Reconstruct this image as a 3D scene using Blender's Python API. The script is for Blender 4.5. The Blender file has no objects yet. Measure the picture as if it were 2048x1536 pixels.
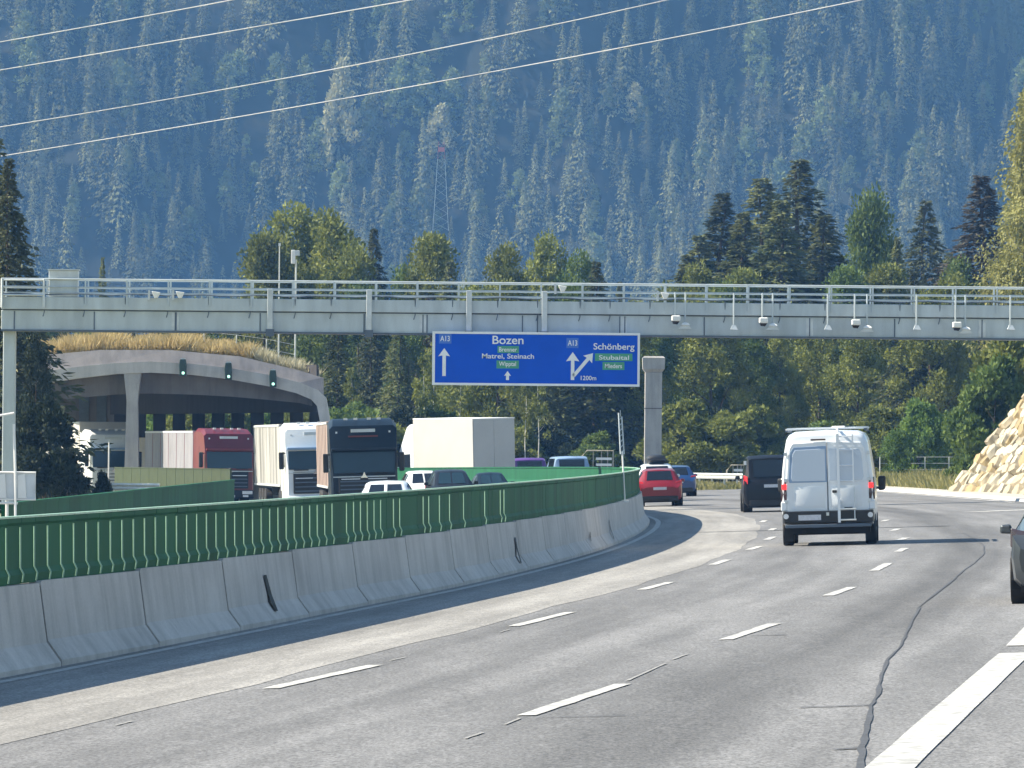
import bpy, math, random
import numpy as np
from mathutils import Vector, Matrix

random.seed(7)
RNG = np.random.default_rng(7)
SC = bpy.context.scene
COL = SC.collection
PI = math.pi

# ------------------------------------------------------------------ camera, sky, sun, exposure
F = 12000.0          # focal length in photograph pixels (2048 wide)
HOR = 140.0          # horizon below picture centre
ROLL = 0.009
CAMZ = 2.2
BANK = 0.034         # the carriageways are superelevated for the left-hand bend

cam_d = bpy.data.cameras.new('camera')
cam_d.sensor_width = 36.0
cam_d.lens = 36.0 * F / 2048.0
cam_d.clip_start = 0.5
cam_d.clip_end = 12000.0
cam = bpy.data.objects.new('camera', cam_d)
COL.objects.link(cam)
cam.matrix_world = (Matrix.Translation((0, 0, CAMZ)) @ Matrix.Rotation(PI / 2 + math.atan(HOR / F), 4, 'X')
                    @ Matrix.Rotation(ROLL, 4, 'Z'))
SC.camera = cam

to_sun = Vector((-1.15, 0.06, 0.98)).normalized()
world = bpy.data.worlds.new('World')
SC.world = world
world.use_nodes = True
wn = world.node_tree
for n in list(wn.nodes):
    wn.nodes.remove(n)
sky = wn.nodes.new('ShaderNodeTexSky')
sky.sky_type = 'NISHITA'
sky.sun_disc = False
sky.sun_elevation = math.asin(to_sun.z)
sky.sun_rotation = math.atan2(to_sun.x, to_sun.y)
sky.air_density = 1.4
sky.dust_density = 0.2
sky.ozone_density = 3.0
bg = wn.nodes.new('ShaderNodeBackground')
bg.inputs['Strength'].default_value = 0.078
wo = wn.nodes.new('ShaderNodeOutputWorld')
wn.links.new(sky.outputs[0], bg.inputs[0])
wn.links.new(bg.outputs[0], wo.inputs[0])

sun_d = bpy.data.lights.new('sun', 'SUN')
sun_d.energy = 5.0
sun_d.angle = math.radians(0.5)
sun_d.color = (1.0, 0.92, 0.79)
sun = bpy.data.objects.new('sun', sun_d)
COL.objects.link(sun)
sun.rotation_euler = (-to_sun).to_track_quat('-Z', 'Y').to_euler()

SC.view_settings.view_transform = 'Standard'
SC.view_settings.look = 'None'
SC.view_settings.exposure = 1.18
SC.view_settings.gamma = 1.0
SC.view_settings.use_curve_mapping = False
SC.render.engine = 'CYCLES'
SC.cycles.use_denoising = True
SC.cycles.max_bounces = 6
SC.cycles.diffuse_bounces = 3
SC.cycles.volume_bounces = 0
SC.cycles.transmission_bounces = 4
SC.cycles.caustics_reflective = False
SC.cycles.caustics_refractive = False


# ------------------------------------------------------------------ where things stand
def ray(px, py):
    u, v = px - 1024.0, py - 768.0
    return u + ROLL * v, v - ROLL * u


def at(px, py, y):
    u, v = ray(px, py)
    return Vector((u * y / F, y, CAMZ - (v - HOR) * y / F))


def gz(x):
    return BANK * max(-12.0, min(20.0, x))


def gp(px, py):
    u, v = ray(px, py)
    t = CAMZ / ((v - HOR) + BANK * u)
    return u * t, F * t


LINE_T = [(10, -11.4), (20, -10.2), (40, -7.8), (61, -5.2), (71, -3.98), (86, -2.24), (104, -0.25), (130, 1.98), (156, 3.52),
          (183, 4.50), (200, 4.58), (215, 4.15), (235, 3.0), (260, 0.7), (300, -4.5), (350, -13.0), (420, -28.0),
          (520, -55.0), (700, -115.0)]


def line_x(y):
    T = LINE_T
    if y <= T[0][0]:
        return T[0][1] + (y - T[0][0]) * 0.12
    for i in range(len(T) - 1):
        if y <= T[i + 1][0]:
            break
    y0, x0 = T[i]
    y1, x1 = T[i + 1]

    def tan(k):
        if k == 0 or k == len(T) - 1:
            a, b = (0, 1) if k == 0 else (k - 1, k)
        else:
            a, b = k - 1, k + 1
        return (T[b][1] - T[a][1]) / (T[b][0] - T[a][0])
    m0, m1 = tan(i), tan(i + 1)
    h = y1 - y0
    s = (y - y0) / h
    return ((2 * s ** 3 - 3 * s ** 2 + 1) * x0 + (s ** 3 - 2 * s ** 2 + s) * h * m0
            + (-2 * s ** 3 + 3 * s ** 2) * x1 + (s ** 3 - s ** 2) * h * m1)


def slope(y):
    return (line_x(y + 1.5) - line_x(y - 1.5)) / 3.0


# ------------------------------------------------------------------ materials
MATS = {}


def new_mat(name):
    m = bpy.data.materials.new(name)
    m.use_nodes = True
    nt = m.node_tree
    b = nt.nodes['Principled BSDF']
    MATS[name] = m
    return m, nt, b


def N(nt, t, **kw):
    n = nt.nodes.new(t)
    for k, v in kw.items():
        setattr(n, k, v)
    return n


def noise_fac(nt, scale, detail=4.0, coord='Object', stretch=(1, 1, 1), rough=0.55):
    tc = N(nt, 'ShaderNodeTexCoord')
    mp = N(nt, 'ShaderNodeMapping')
    mp.inputs['Scale'].default_value = stretch
    nz = N(nt, 'ShaderNodeTexNoise')
    nz.inputs['Scale'].default_value = scale
    nz.inputs['Detail'].default_value = detail
    nz.inputs['Roughness'].default_value = rough
    if coord == 'World':
        ge = N(nt, 'ShaderNodeNewGeometry')
        nt.links.new(ge.outputs['Position'], mp.inputs[0])
    else:
        nt.links.new(tc.outputs[coord], mp.inputs[0])
    nt.links.new(mp.outputs[0], nz.inputs['Vector'])
    return nz.outputs['Fac']


def ramp(nt, fac, stops):
    r = N(nt, 'ShaderNodeValToRGB')
    e = r.color_ramp.elements
    while len(e) < len(stops):
        e.new(0.5)
    for i, (p, c) in enumerate(stops):
        e[i].position = p
        e[i].color = (*c, 1.0) if len(c) == 3 else c
    nt.links.new(fac, r.inputs[0])
    return r.outputs[0]


def mul(nt, a, b, kind='MULTIPLY', fac=1.0):
    m = N(nt, 'ShaderNodeMix', data_type='RGBA', blend_type=kind)
    m.inputs[0].default_value = fac
    nt.links.new(a, m.inputs[6])
    nt.links.new(b, m.inputs[7])
    return m.outputs[2]


def simple(name, color, rough=0.6, metal=0.0, var=0.12, scale=3.0, stretch=(1, 1, 1), bump=0.0, bscale=30.0, coat=0.0,
           spec=0.5, coord='Object'):
    m, nt, b = new_mat(name)
    b.inputs['Roughness'].default_value = rough
    b.inputs['Metallic'].default_value = metal
    b.inputs['Coat Weight'].default_value = coat
    b.inputs['Coat Roughness'].default_value = 0.06
    b.inputs['Specular IOR Level'].default_value = spec
    lo = tuple(c * (1 - var) for c in color)
    hi = tuple(min(1, c * (1 + var)) for c in color)
    f = noise_fac(nt, scale, coord=coord, stretch=stretch)
    cc = ramp(nt, f, [(0.3, lo), (0.7, hi)])
    if name in ('green_plastic', 'stone_warm', 'stone_pale', 'stone_ochre'):
        oi = N(nt, 'ShaderNodeObjectInfo')
        cc = mul(nt, cc, ramp(nt, oi.outputs['Random'], [(0.0, (0.84, 0.86, 0.88)), (1.0, (1.14, 1.12, 1.10))]))
    nt.links.new(cc, b.inputs['Base Color'])
    if bump:
        bp = N(nt, 'ShaderNodeBump')
        bp.inputs['Strength'].default_value = bump
        bp.inputs['Distance'].default_value = 0.02
        nt.links.new(noise_fac(nt, bscale, coord=coord), bp.inputs['Height'])
        nt.links.new(bp.outputs[0], b.inputs['Normal'])
    return m


simple('white_paint', (0.44, 0.44, 0.425), 0.75, var=0.45, scale=7, bump=0.2)
simple('worn_paint', (0.27, 0.27, 0.265), 0.8, var=0.4, scale=14)
simple('steel_gantry', (0.48, 0.54, 0.57), 0.55, 0.15, var=0.16, scale=1.6, stretch=(1, 1, 0.25))
simple('steel_dark', (0.10, 0.13, 0.17), 0.6, 0.2)
simple('steel_light', (0.56, 0.60, 0.62), 0.5, 0.2)
simple('galvanised', (0.60, 0.62, 0.60), 0.45, 0.4, var=0.1, scale=6)
simple('white_plastic', (0.80, 0.80, 0.78), 0.45, var=0.04)
simple('sign_blue', (0.0, 0.085, 0.60), 0.6, spec=0.2, var=0.06, scale=1.2)
simple('sign_white', (0.80, 0.82, 0.84), 0.5, var=0.05)
simple('sign_green', (0.06, 0.32, 0.20), 0.5, var=0.1)
simple('badge_blue', (0.05, 0.17, 0.60), 0.5, var=0.05)
simple('sign_back', (0.62, 0.66, 0.70), 0.45, 0.3, var=0.1)
simple('green_plastic', (0.016, 0.105, 0.052), 0.7, var=0.16, scale=1.3, stretch=(1, 0.6, 0.3), spec=0.15, coord='World')
simple('green_rib', (0.30, 0.50, 0.38), 0.4, var=0.2, scale=8)  # pale tone painting sunlit edges and light between the panels
simple('green_olive', (0.045, 0.065, 0.028), 0.6, var=0.2, scale=1.5)
simple('soil', (0.13, 0.115, 0.06), 0.95, var=0.35, scale=0.6, bump=0.5, bscale=4)
simple('verge', (0.20, 0.19, 0.10), 0.95, var=0.4, scale=0.5, bump=0.5, bscale=6)
simple('gravel', (0.42, 0.40, 0.35), 0.95, var=0.2, scale=5, bump=0.4, bscale=20)
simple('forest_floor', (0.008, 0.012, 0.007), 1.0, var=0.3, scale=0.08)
simple('tar', (0.068, 0.070, 0.076), 0.7, var=0.3, scale=8)
simple('rubber', (0.012, 0.012, 0.013), 0.75, var=0.2)
simple('black_plastic', (0.014, 0.015, 0.017), 0.5, var=0.2)
simple('underbody', (0.008, 0.008, 0.009), 0.8)
simple('rim', (0.30, 0.31, 0.32), 0.35, 0.7)
simple('chrome', (0.7, 0.72, 0.74), 0.2, 0.9)
simple('paint_white', (0.72, 0.76, 0.80), 0.32, var=0.03, scale=1.5, coat=0.5)
simple('paint_black', (0.006, 0.007, 0.010), 0.4, var=0.1, coat=0.12, spec=0.3)
simple('paint_red', (0.19, 0.006, 0.012), 0.35, var=0.08, coat=0.3)
simple('paint_navy', (0.012, 0.045, 0.15), 0.3, var=0.08, coat=0.5)
simple('paint_bluedark', (0.004, 0.012, 0.024), 0.45, var=0.15, coat=0.08, spec=0.25)
simple('paint_purple', (0.10, 0.03, 0.20), 0.3, var=0.1, coat=0.5)
simple('paint_greyblue', (0.22, 0.33, 0.50), 0.35, var=0.06, coat=0.4)
simple('paint_silverdark', (0.06, 0.07, 0.08), 0.3, 0.3, var=0.1, coat=0.5)
simple('paint_crimson', (0.12, 0.006, 0.012), 0.4, var=0.1, coat=0.2)
simple('tarp_beige', (0.33, 0.33, 0.32), 0.6, var=0.45, scale=1.6, stretch=(1, 1, 0.12))
simple('tarp_pink', (0.31, 0.235, 0.21), 0.6, var=0.3, scale=2.4, stretch=(1, 1, 0.10))
simple('tarp_grey', (0.24, 0.24, 0.27), 0.6, var=0.15, scale=1.6, stretch=(1, 1, 0.3))
simple('box_white', (0.47, 0.465, 0.45), 0.5, var=0.05, scale=0.8)
simple('plate_white', (0.55, 0.56, 0.60), 0.5, var=0.12, scale=20)
simple('lamp_red', (0.60, 0.015, 0.02), 0.25, coat=0.6)
simple('lamp_clear', (0.70, 0.72, 0.74), 0.15, coat=0.6)
simple('lamp_smoke', (0.05, 0.03, 0.035), 0.2, coat=0.6)
simple('bark', (0.075, 0.058, 0.042), 0.95, var=0.3, scale=6, stretch=(1, 1, 0.2))
simple('bark_birch', (0.58, 0.56, 0.50), 0.85, var=0.3, scale=5, stretch=(0.6, 0.6, 2.0))
simple('bark_pale', (0.22, 0.19, 0.16), 0.95, var=0.3, scale=5)
simple('wire', (0.46, 0.46, 0.47), 0.4, 0.5, var=0.15, scale=2)
simple('mast_red', (0.42, 0.10, 0.08), 0.6)
simple('mast_white', (0.62, 0.62, 0.62), 0.6)
simple('dirt_mark', (0.035, 0.040, 0.040), 0.9, var=0.3, scale=9)
simple('stone_warm', (0.36, 0.31, 0.22), 0.95, var=0.22, scale=1.6, bump=0.6, bscale=6)
simple('stone_pale', (0.39, 0.355, 0.275), 0.95, var=0.18, scale=1.6, bump=0.6, bscale=6)
simple('stone_ochre', (0.31, 0.24, 0.13), 0.95, var=0.25, scale=1.6, bump=0.6, bscale=6)
simple('bronze_dark', (0.02, 0.045, 0.035), 0.5)


def glass(name, color, rough=0.06):
    m, nt, b = new_mat(name)
    b.inputs['Base Color'].default_value = (*color, 1)
    b.inputs['Roughness'].default_value = rough
    b.inputs['Specular IOR Level'].default_value = 0.6
    return m


glass('glass_dark', (0.010, 0.014, 0.020))
glass('glass_blue', (0.014, 0.034, 0.048), 0.18)
glass('glass_van', (0.50, 0.58, 0.68), 0.2)
glass('lens_dark', (0.01, 0.01, 0.012), 0.1)


def emit(name, color, strength):
    m, nt, b = new_mat(name)
    b.inputs['Base Color'].default_value = (*color, 1)
    b.inputs['Emission Color'].default_value = (*color, 1)
    b.inputs['Emission Strength'].default_value = strength
    return m


emit('signal_green', (0.45, 0.9, 0.7), 0.8)
emit('tail_lit', (0.9, 0.03, 0.03), 0.7)


def asphalt(name, base, stops, speck=0.35):
    """stops: wear across the road, keyed by metres from the left edge line."""
    m, nt, b = new_mat(name)
    uv = N(nt, 'ShaderNodeUVMap')
    sep = N(nt, 'ShaderNodeSeparateXYZ')
    nt.links.new(uv.outputs[0], sep.inputs[0])
    mp = N(nt, 'ShaderNodeMapping')
    mp.inputs['Scale'].default_value = (1.6, 0.045, 1)
    nt.links.new(uv.outputs[0], mp.inputs[0])
    nz = N(nt, 'ShaderNodeTexNoise')
    nz.inputs['Scale'].default_value = 1.0
    nz.inputs['Detail'].default_value = 5
    nt.links.new(mp.outputs[0], nz.inputs['Vector'])
    # wobble the wear bands sideways a little
    ad = N(nt, 'ShaderNodeMath', operation='MULTIPLY_ADD')
    nt.links.new(nz.outputs['Fac'], ad.inputs[0])
    ad.inputs[1].default_value = 0.5
    nt.links.new(sep.outputs['X'], ad.inputs[2])
    mr = N(nt, 'ShaderNodeMapRange')
    mr.inputs['From Min'].default_value = -2.0
    mr.inputs['From Max'].default_value = 20.0
    nt.links.new(ad.outputs[0], mr.inputs['Value'])
    wear = ramp(nt, mr.outputs[0], [((s + 2) / 22.0, tuple(c * k for c in base)) for s, k in stops])
    streak = ramp(nt, nz.outputs['Fac'], [(0.3, (0.74, 0.74, 0.74)), (0.7, (1.18, 1.18, 1.18))])
    c = mul(nt, wear, streak)
    patch = ramp(nt, noise_fac(nt, 0.9, 6, stretch=(1, 0.12, 1)), [(0.35, (0.90, 0.90, 0.90)), (0.65, (1.08, 1.08, 1.08))])
    c = mul(nt, c, patch)
    mid = ramp(nt, noise_fac(nt, 5.0, 4, stretch=(1, 0.25, 1), rough=0.7), [(0.3, (0.88,) * 3), (0.7, (1.12,) * 3)])
    c = mul(nt, c, mid)
    fine = ramp(nt, noise_fac(nt, 30.0, 3, stretch=(1, 0.3, 1), rough=0.8), [(0.3, (1 - speck,) * 3), (0.72, (1 + speck,) * 3)])
    c = mul(nt, c, fine)
    nt.links.new(c, b.inputs['Base Color'])
    b.inputs['Roughness'].default_value = 0.82
    b.inputs['Specular IOR Level'].default_value = 0.35
    bp = N(nt, 'ShaderNodeBump')
    bp.inputs['Strength'].default_value = 0.25
    bp.inputs['Distance'].default_value = 0.01
    nt.links.new(noise_fac(nt, 60.0, 2), bp.inputs['Height'])
    nt.links.new(bp.outputs[0], b.inputs['Normal'])
    return m


A0 = (0.170, 0.171, 0.174)
asphalt('asphalt', A0, [(-2, 1.0), (3.1, 1.05), (4.6, 0.92), (5.6, 1.1), (6.6, 1.12), (7.3, 0.98), (8.1, 0.70), (8.7, 0.74),
                        (9.3, 1.02), (9.9, 1.12), (11.0, 1.06), (12.5, 0.92), (14.0, 1.0), (20, 1.0)], 0.60)
asphalt('asphalt_light', (0.262, 0.257, 0.246), [(-2, 0.92), (0.9, 1.0), (1.6, 0.95), (2.4, 1.05), (20, 1.0)], 0.45)


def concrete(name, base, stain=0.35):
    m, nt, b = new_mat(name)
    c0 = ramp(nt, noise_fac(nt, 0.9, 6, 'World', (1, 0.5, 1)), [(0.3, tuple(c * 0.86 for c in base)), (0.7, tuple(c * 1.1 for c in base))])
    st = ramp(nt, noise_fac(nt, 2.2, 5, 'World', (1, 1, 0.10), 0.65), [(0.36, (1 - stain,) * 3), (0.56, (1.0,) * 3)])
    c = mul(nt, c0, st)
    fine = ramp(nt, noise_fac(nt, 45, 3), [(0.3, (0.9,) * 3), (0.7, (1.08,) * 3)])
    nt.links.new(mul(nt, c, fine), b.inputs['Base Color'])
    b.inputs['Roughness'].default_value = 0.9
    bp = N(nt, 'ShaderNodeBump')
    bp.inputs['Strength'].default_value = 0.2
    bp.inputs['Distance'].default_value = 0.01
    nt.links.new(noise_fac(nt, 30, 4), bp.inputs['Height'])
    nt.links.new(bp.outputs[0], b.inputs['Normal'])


concrete('concrete_barrier', (0.50, 0.475, 0.455), 0.20)
concrete('concrete', (0.40, 0.39, 0.38), 0.2)
concrete('concrete_pale', (0.52, 0.50, 0.48), 0.18)
concrete('concrete_dark', (0.15, 0.14, 0.14), 0.25)
concrete('concrete_mid', (0.27, 0.255, 0.26), 0.2)
concrete('soot', (0.035, 0.033, 0.036), 0.3)  # near-black concrete: the gallery's inner shade is put into the colour


def foliage(name, dark, light, scale=0.5, trans=0.25, objvar=0.25):
    m, nt, b = new_mat(name)
    f = noise_fac(nt, scale, 5, rough=0.65)
    c = ramp(nt, f, [(0.32, dark), (0.70, light)])
    oi = N(nt, 'ShaderNodeObjectInfo')
    v = N(nt, 'ShaderNodeMapRange')
    v.inputs['To Min'].default_value = 1 - objvar
    v.inputs['To Max'].default_value = 1 + objvar
    nt.links.new(oi.outputs['Random'], v.inputs['Value'])
    cb = N(nt, 'ShaderNodeCombineColor')
    for i in range(3):
        nt.links.new(v.outputs[0], cb.inputs[i])
    c = mul(nt, c, cb.outputs[0])
    nt.links.new(c, b.inputs['Base Color'])
    b.inputs['Roughness'].default_value = 0.65
    b.inputs['Specular IOR Level'].default_value = 0.0 if name.startswith('hill') else 0.2
    tr = N(nt, 'ShaderNodeBsdfTranslucent')
    nt.links.new(c, tr.inputs[0])
    mx = N(nt, 'ShaderNodeMixShader')
    mx.inputs[0].default_value = trans
    nt.links.new(b.outputs[0], mx.inputs[1])
    nt.links.new(tr.outputs[0], mx.inputs[2])
    nt.links.new(mx.outputs[0], nt.nodes['Material Output'].inputs['Surface'])


foliage('needles', (0.042, 0.064, 0.025), (0.200, 0.215, 0.085), 0.45)
foliage('needles_dark', (0.030, 0.046, 0.022), (0.130, 0.142, 0.068), 0.45)
foliage('needles_brown', (0.046, 0.046, 0.030), (0.140, 0.115, 0.078), 0.45)
foliage('leaves_olive', (0.072, 0.100, 0.022), (0.290, 0.310, 0.078), 0.5, 0.3)
foliage('leaves_green', (0.054, 0.100, 0.025), (0.195, 0.255, 0.068), 0.5, 0.3)
foliage('leaves_dark', (0.012, 0.024, 0.014), (0.045, 0.062, 0.030), 0.6, 0.15)
foliage('leaves_bright', (0.070, 0.130, 0.030), (0.200, 0.290, 0.070), 0.7, 0.35)
foliage('leaves_yellow', (0.150, 0.160, 0.050), (0.360, 0.350, 0.130), 0.5, 0.3)
foliage('hill_needles', (0.062, 0.078, 0.042), (0.270, 0.275, 0.150), 0.03, 0.10, 0.30)
foliage('hill_leaves', (0.100, 0.140, 0.060), (0.230, 0.270, 0.125), 0.2, 0.25, 0.2)
foliage('hill_pale', (0.230, 0.240, 0.140), (0.380, 0.370, 0.240), 0.2, 0.25, 0.2)
foliage('grass_dry', (0.36, 0.27, 0.11), (0.66, 0.54, 0.28), 1.2, 0.3, 0.0)
foliage('grass_pale', (0.40, 0.36, 0.22), (0.62, 0.58, 0.42), 1.2, 0.3, 0.0)
foliage('grass_verge', (0.16, 0.17, 0.05), (0.42, 0.37, 0.16), 0.8, 0.3, 0.0)


# ------------------------------------------------------------------ mesh helpers
class MB:
    def __init__(self):
        self.v, self.f = [], []

    def add(self, verts, faces):
        o = len(self.v)
        self.v += [tuple(p) for p in verts]
        self.f += [tuple(i + o for i in fc) for fc in faces]
        return self

    def box(self, x0, x1, y0, y1, z0, z1):
        return self.add([(x0, y0, z0), (x1, y0, z0), (x1, y1, z0), (x0, y1, z0), (x0, y0, z1), (x1, y0, z1), (x1, y1, z1), (x0, y1, z1)],
                        [(0, 3, 2, 1), (4, 5, 6, 7), (0, 1, 5, 4), (1, 2, 6, 5), (2, 3, 7, 6), (3, 0, 4, 7)])

    def loft(self, secs, cap=True, closed=True):
        n = len(secs[0])
        vs = [p for s in secs for p in s]
        fs = []
        for i in range(len(secs) - 1):
            for j in range(n if closed else n - 1):
                k = (j + 1) % n
                fs.append((i * n + j, i * n + k, (i + 1) * n + k, (i + 1) * n + j))
        if cap:
            fs.append(tuple(range(n - 1, -1, -1)))
            fs.append(tuple((len(secs) - 1) * n + j for j in range(n)))
        return self.add(vs, fs)

    def tube(self, pts, r, n=6):
        pts = [Vector(p) for p in pts]
        rs = r if isinstance(r, (list, tuple)) else [r] * len(pts)
        secs = []
        for i, p in enumerate(pts):
            d = (pts[min(i + 1, len(pts) - 1)] - pts[max(i - 1, 0)]).normalized()
            a = d.orthogonal() if abs(d.z) > 0.9 else d.cross(Vector((0, 0, 1)))
            a.normalize()
            b = d.cross(a)
            secs.append([p + (a * math.cos(2 * PI * k / n) + b * math.sin(2 * PI * k / n)) * rs[i] for k in range(n)])
        return self.loft(secs)

    def lathe_x(self, prof, n=20, c=(0, 0, 0)):
        """profile of (x, r) turned round the x axis"""
        secs = [[(c[0] + x, c[1] + r * math.cos(2 * PI * k / n), c[2] + r * math.sin(2 * PI * k / n)) for k in range(n)] for x, r in prof]
        return self.loft(secs)

    def prism(self, poly, y0, y1):
        """polygon in x-z pushed along y"""
        return self.loft([[(x, y0, z) for x, z in poly], [(x, y1, z) for x, z in poly]])

    def mesh(self, name, smooth=None):
        me = bpy.data.meshes.new(name)
        me.from_pydata(self.v, [], self.f)
        me.update()
        import bmesh
        bm = bmesh.new()
        bm.from_mesh(me)
        bmesh.ops.recalc_face_normals(bm, faces=bm.faces)
        bm.to_mesh(me)
        bm.free()
        if smooth is not None:
            me.polygons.foreach_set('use_smooth', [True] * len(me.polygons))
            me.set_sharp_from_angle(angle=math.radians(smooth))
        return me

    def build(self, name, mat, parent=None, smooth=None, bevel=0.0):
        return obj(name, self.mesh(name, smooth), mat, parent, bevel)


def obj(name, me, mat, parent=None, bevel=0.0):
    o = bpy.data.objects.new(name, me)
    COL.objects.link(o)
    if mat and not me.materials:
        me.materials.append(MATS[mat])
    if parent is not None:
        o.parent = parent
    if bevel:
        b = o.modifiers.new('bevel', 'BEVEL')
        b.width = bevel
        b.segments = 2
        b.limit_method = 'ANGLE'
    return o


def tag(o, label=None, cat=None, group=None, kind=None):
    if label:
        o['label'] = label
    if cat:
        o['category'] = cat
    if group:
        o['group'] = group
    if kind:
        o['kind'] = kind
    return o


def thing(name, label, cat, loc=(0, 0, 0), rz=0.0, group=None, tilt=0.0):
    o = bpy.data.objects.new(name, None)
    COL.objects.link(o)
    o.empty_display_size = 0.3
    o.location = loc
    o.rotation_euler = (0, tilt, rz)
    return tag(o, label, cat, group)


def mesh_np(name, V, Fq):
    me = bpy.data.meshes.new(name)
    V = np.asarray(V, dtype=np.float32)
    Fq = np.asarray(Fq, dtype=np.int32)
    me.vertices.add(len(V))
    me.vertices.foreach_set('co', V.ravel())
    k = Fq.shape[1]
    me.loops.add(Fq.size)
    me.loops.foreach_set('vertex_index', Fq.ravel())
    me.polygons.add(len(Fq))
    me.polygons.foreach_set('loop_start', np.arange(0, Fq.size, k, dtype=np.int32))
    me.update(calc_edges=True)
    me.validate()
    return me


# ------------------------------------------------------------------ ground and roads
def sheet(name, mat, ys, xfn, zoff, kind='structure', label=None, zfn=None):
    """strip of ground; xfn(y) gives the x positions across; uv = (metres from edge line, metres along)"""
    V, U, fs = [], [], []
    n = None
    for y in ys:
        xs = xfn(y)
        n = len(xs)
        for x in xs:
            V.append((x, y, (zfn or gz)(x) + zoff))
            U.append((x - line_x(y), y))
    for i in range(len(ys) - 1):
        for j in range(n - 1):
            fs.append((i * n + j, i * n + j + 1, (i + 1) * n + j + 1, (i + 1) * n + j))
    me = bpy.data.meshes.new(name)
    me.from_pydata(V, [], fs)
    uvl = me.uv_layers.new(name='UVMap')
    for lp in me.loops:
        uvl.data[lp.index].uv = U[lp.vertex_index]
    o = obj(name, me, mat)
    return tag(o, label, None, None, kind)


YS = [y for y in range(8, 260, 3)] + [y for y in range(260, 421, 8)] + [450, 500, 560, 640]
GX = [-620, -200, -60, -30, -20, -12, -8, -4, 0, 4, 8, 12, 16, 20, 30, 60, 200, 620]
GY = [-40, 0, 40, 80, 120, 160, 200, 260, 320, 400, 500, 650, 900, 1300, 1700, 2300]
sheet('ground', 'verge', GY, lambda y: GX, -0.16, label='grassy valley floor beside the motorway')


def own_right(y):
    # carriageway widens into the exit lane
    t = max(0.0, min(1.0, (y - 60) / 130.0))
    k = 13.6 + 1.2 * t
    if y > 190:
        return max(line_x(y) + 14.0, 18.75 - 0.00009 * (y - 200) ** 2 - 0.006 * (y - 200)) if y < 330 else max(line_x(y) + 14.0, 16.0 - (y - 330) * 0.03)
    return min(line_x(y) + k, 18.9)


sheet('road', 'asphalt', YS, lambda y: [line_x(y) - 0.9 + (own_right(y) - line_x(y) + 0.9) * k / 10 for k in range(11)], 0.0,
      label='banked grey asphalt carriageway curving left')
sheet('left_lane_surface', 'asphalt_light', [y for y in range(8, 300, 3)], lambda y: [line_x(y) + 2.95 * k / 4 - 0.25 for k in range(4)] + [line_x(y) + 2.92 + 0.05 * math.sin(y * 0.35) + 0.03 * math.sin(y * 1.3)], 0.004,
      label='pale newer asphalt of the left lane')
sheet('oncoming_road', 'asphalt', YS, lambda y: [line_x(y) - 13.5 + 12.2 * k / 6 for k in range(7)], 0.0,
      label='oncoming carriageway behind the green screen')


def strip(name, pts, w, mat, z, label=None, kind='structure', jag=0.0):
    """painted stripe through ground points"""
    P = [Vector((x, y, 0)) for x, y in pts]
    V, fs = [], []
    for i, p in enumerate(P):
        d = (P[min(i + 1, len(P) - 1)] - P[max(i - 1, 0)]).normalized()
        nrm = Vector((d.y, -d.x, 0))
        wi = w[i] if isinstance(w, (list, tuple)) else w
        for s in (-1, 1):
            q = p + nrm * s * (wi / 2 + random.uniform(-jag, jag))
            V.append((q.x, q.y, gz(q.x) + z))
    for i in range(len(P) - 1):
        fs.append((2 * i, 2 * i + 1, 2 * i + 3, 2 * i + 2))
    me = bpy.data.meshes.new(name)
    me.from_pydata(V, [], fs)
    o = obj(name, me, mat)
    return tag(o, label, None, None, kind)


def resample(pts, k):
    out = []
    for i in range(len(pts) - 1):
        for j in range(k):
            t = j / k
            out.append((pts[i][0] * (1 - t) + pts[i + 1][0] * t, pts[i][1] * (1 - t) + pts[i + 1][1] * t))
    out.append(pts[-1])
    return out


strip('edge_line', [(line_x(y), y) for y in range(20, 330, 3)], 0.15, 'white_paint', 0.008, 'thin white edge line along the concrete barrier')
left_dash = [((540, 1378), (750, 1331)), ((1028, 1253), (1140, 1225)), ((1283, 1180), (1340, 1165)), ((1425, 1130), (1455, 1120)),
             ((1497, 1100), (1520, 1093)), ((1533, 1080), (1547, 1074)), ((1541, 1061), (1548, 1057)), ((1523, 1045), (1530, 1041))]
right_dash = [((1050, 1432), (1245, 1369)), ((1452, 1280), (1548, 1248)), ((1655, 1192), (1703, 1175)), ((1748, 1142), (1776, 1127)),
              ((1795, 1104), (1810, 1097)), ((1797, 1081), (1812, 1076)), ((1784, 1062), (1796, 1058)), ((1766, 1043), (1774, 1040))]
for a, b in left_dash + right_dash:
    pts = resample([gp(*a), gp(*b)], 8)
    strip('lane_dash', pts, 0.17, 'white_paint', 0.009, 'short white lane dash on the asphalt', jag=0.012)
for a, b in [((230, 1452), (265, 1443)), ((780, 1322), (812, 1315)), ((1000, 1265), (1018, 1260)),
             ((1010, 1450), (1040, 1437)), ((1255, 1362), (1330, 1328)), ((930, 1478), (965, 1466)), ((1345, 1320), (1375, 1309)),
             ((1355, 1232), (1420, 1230)), ((1540, 1226), (1650, 1222)), ((1870, 1231), (1898, 1230))]:
    strip('worn_mark', resample([gp(*a), gp(*b)], 6), 0.032, 'worn_paint', 0.008, 'faint worn paint scrap on the asphalt', jag=0.006)
thick = [gp(1700, 1610), gp(1780, 1536), gp(1905, 1420), gp(2030, 1307)]
strip('exit_line', resample(thick, 6), 0.34, 'white_paint', 0.009, 'wide white block line at the exit lane, nearest stretch', jag=0.004)
strip('exit_line', resample([gp(2043, 1292), (8.0, 86.0), (9.5, 100)], 5), 0.34, 'white_paint', 0.009, 'wide white block line beyond its gap, beside the dark car', jag=0.01)
strip('edge_stripe', resample([gp(1948, 1024), gp(2075, 1019)], 4), 1.1, 'white_paint', 0.009, 'white line crossing toward the exit ramp')
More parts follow.
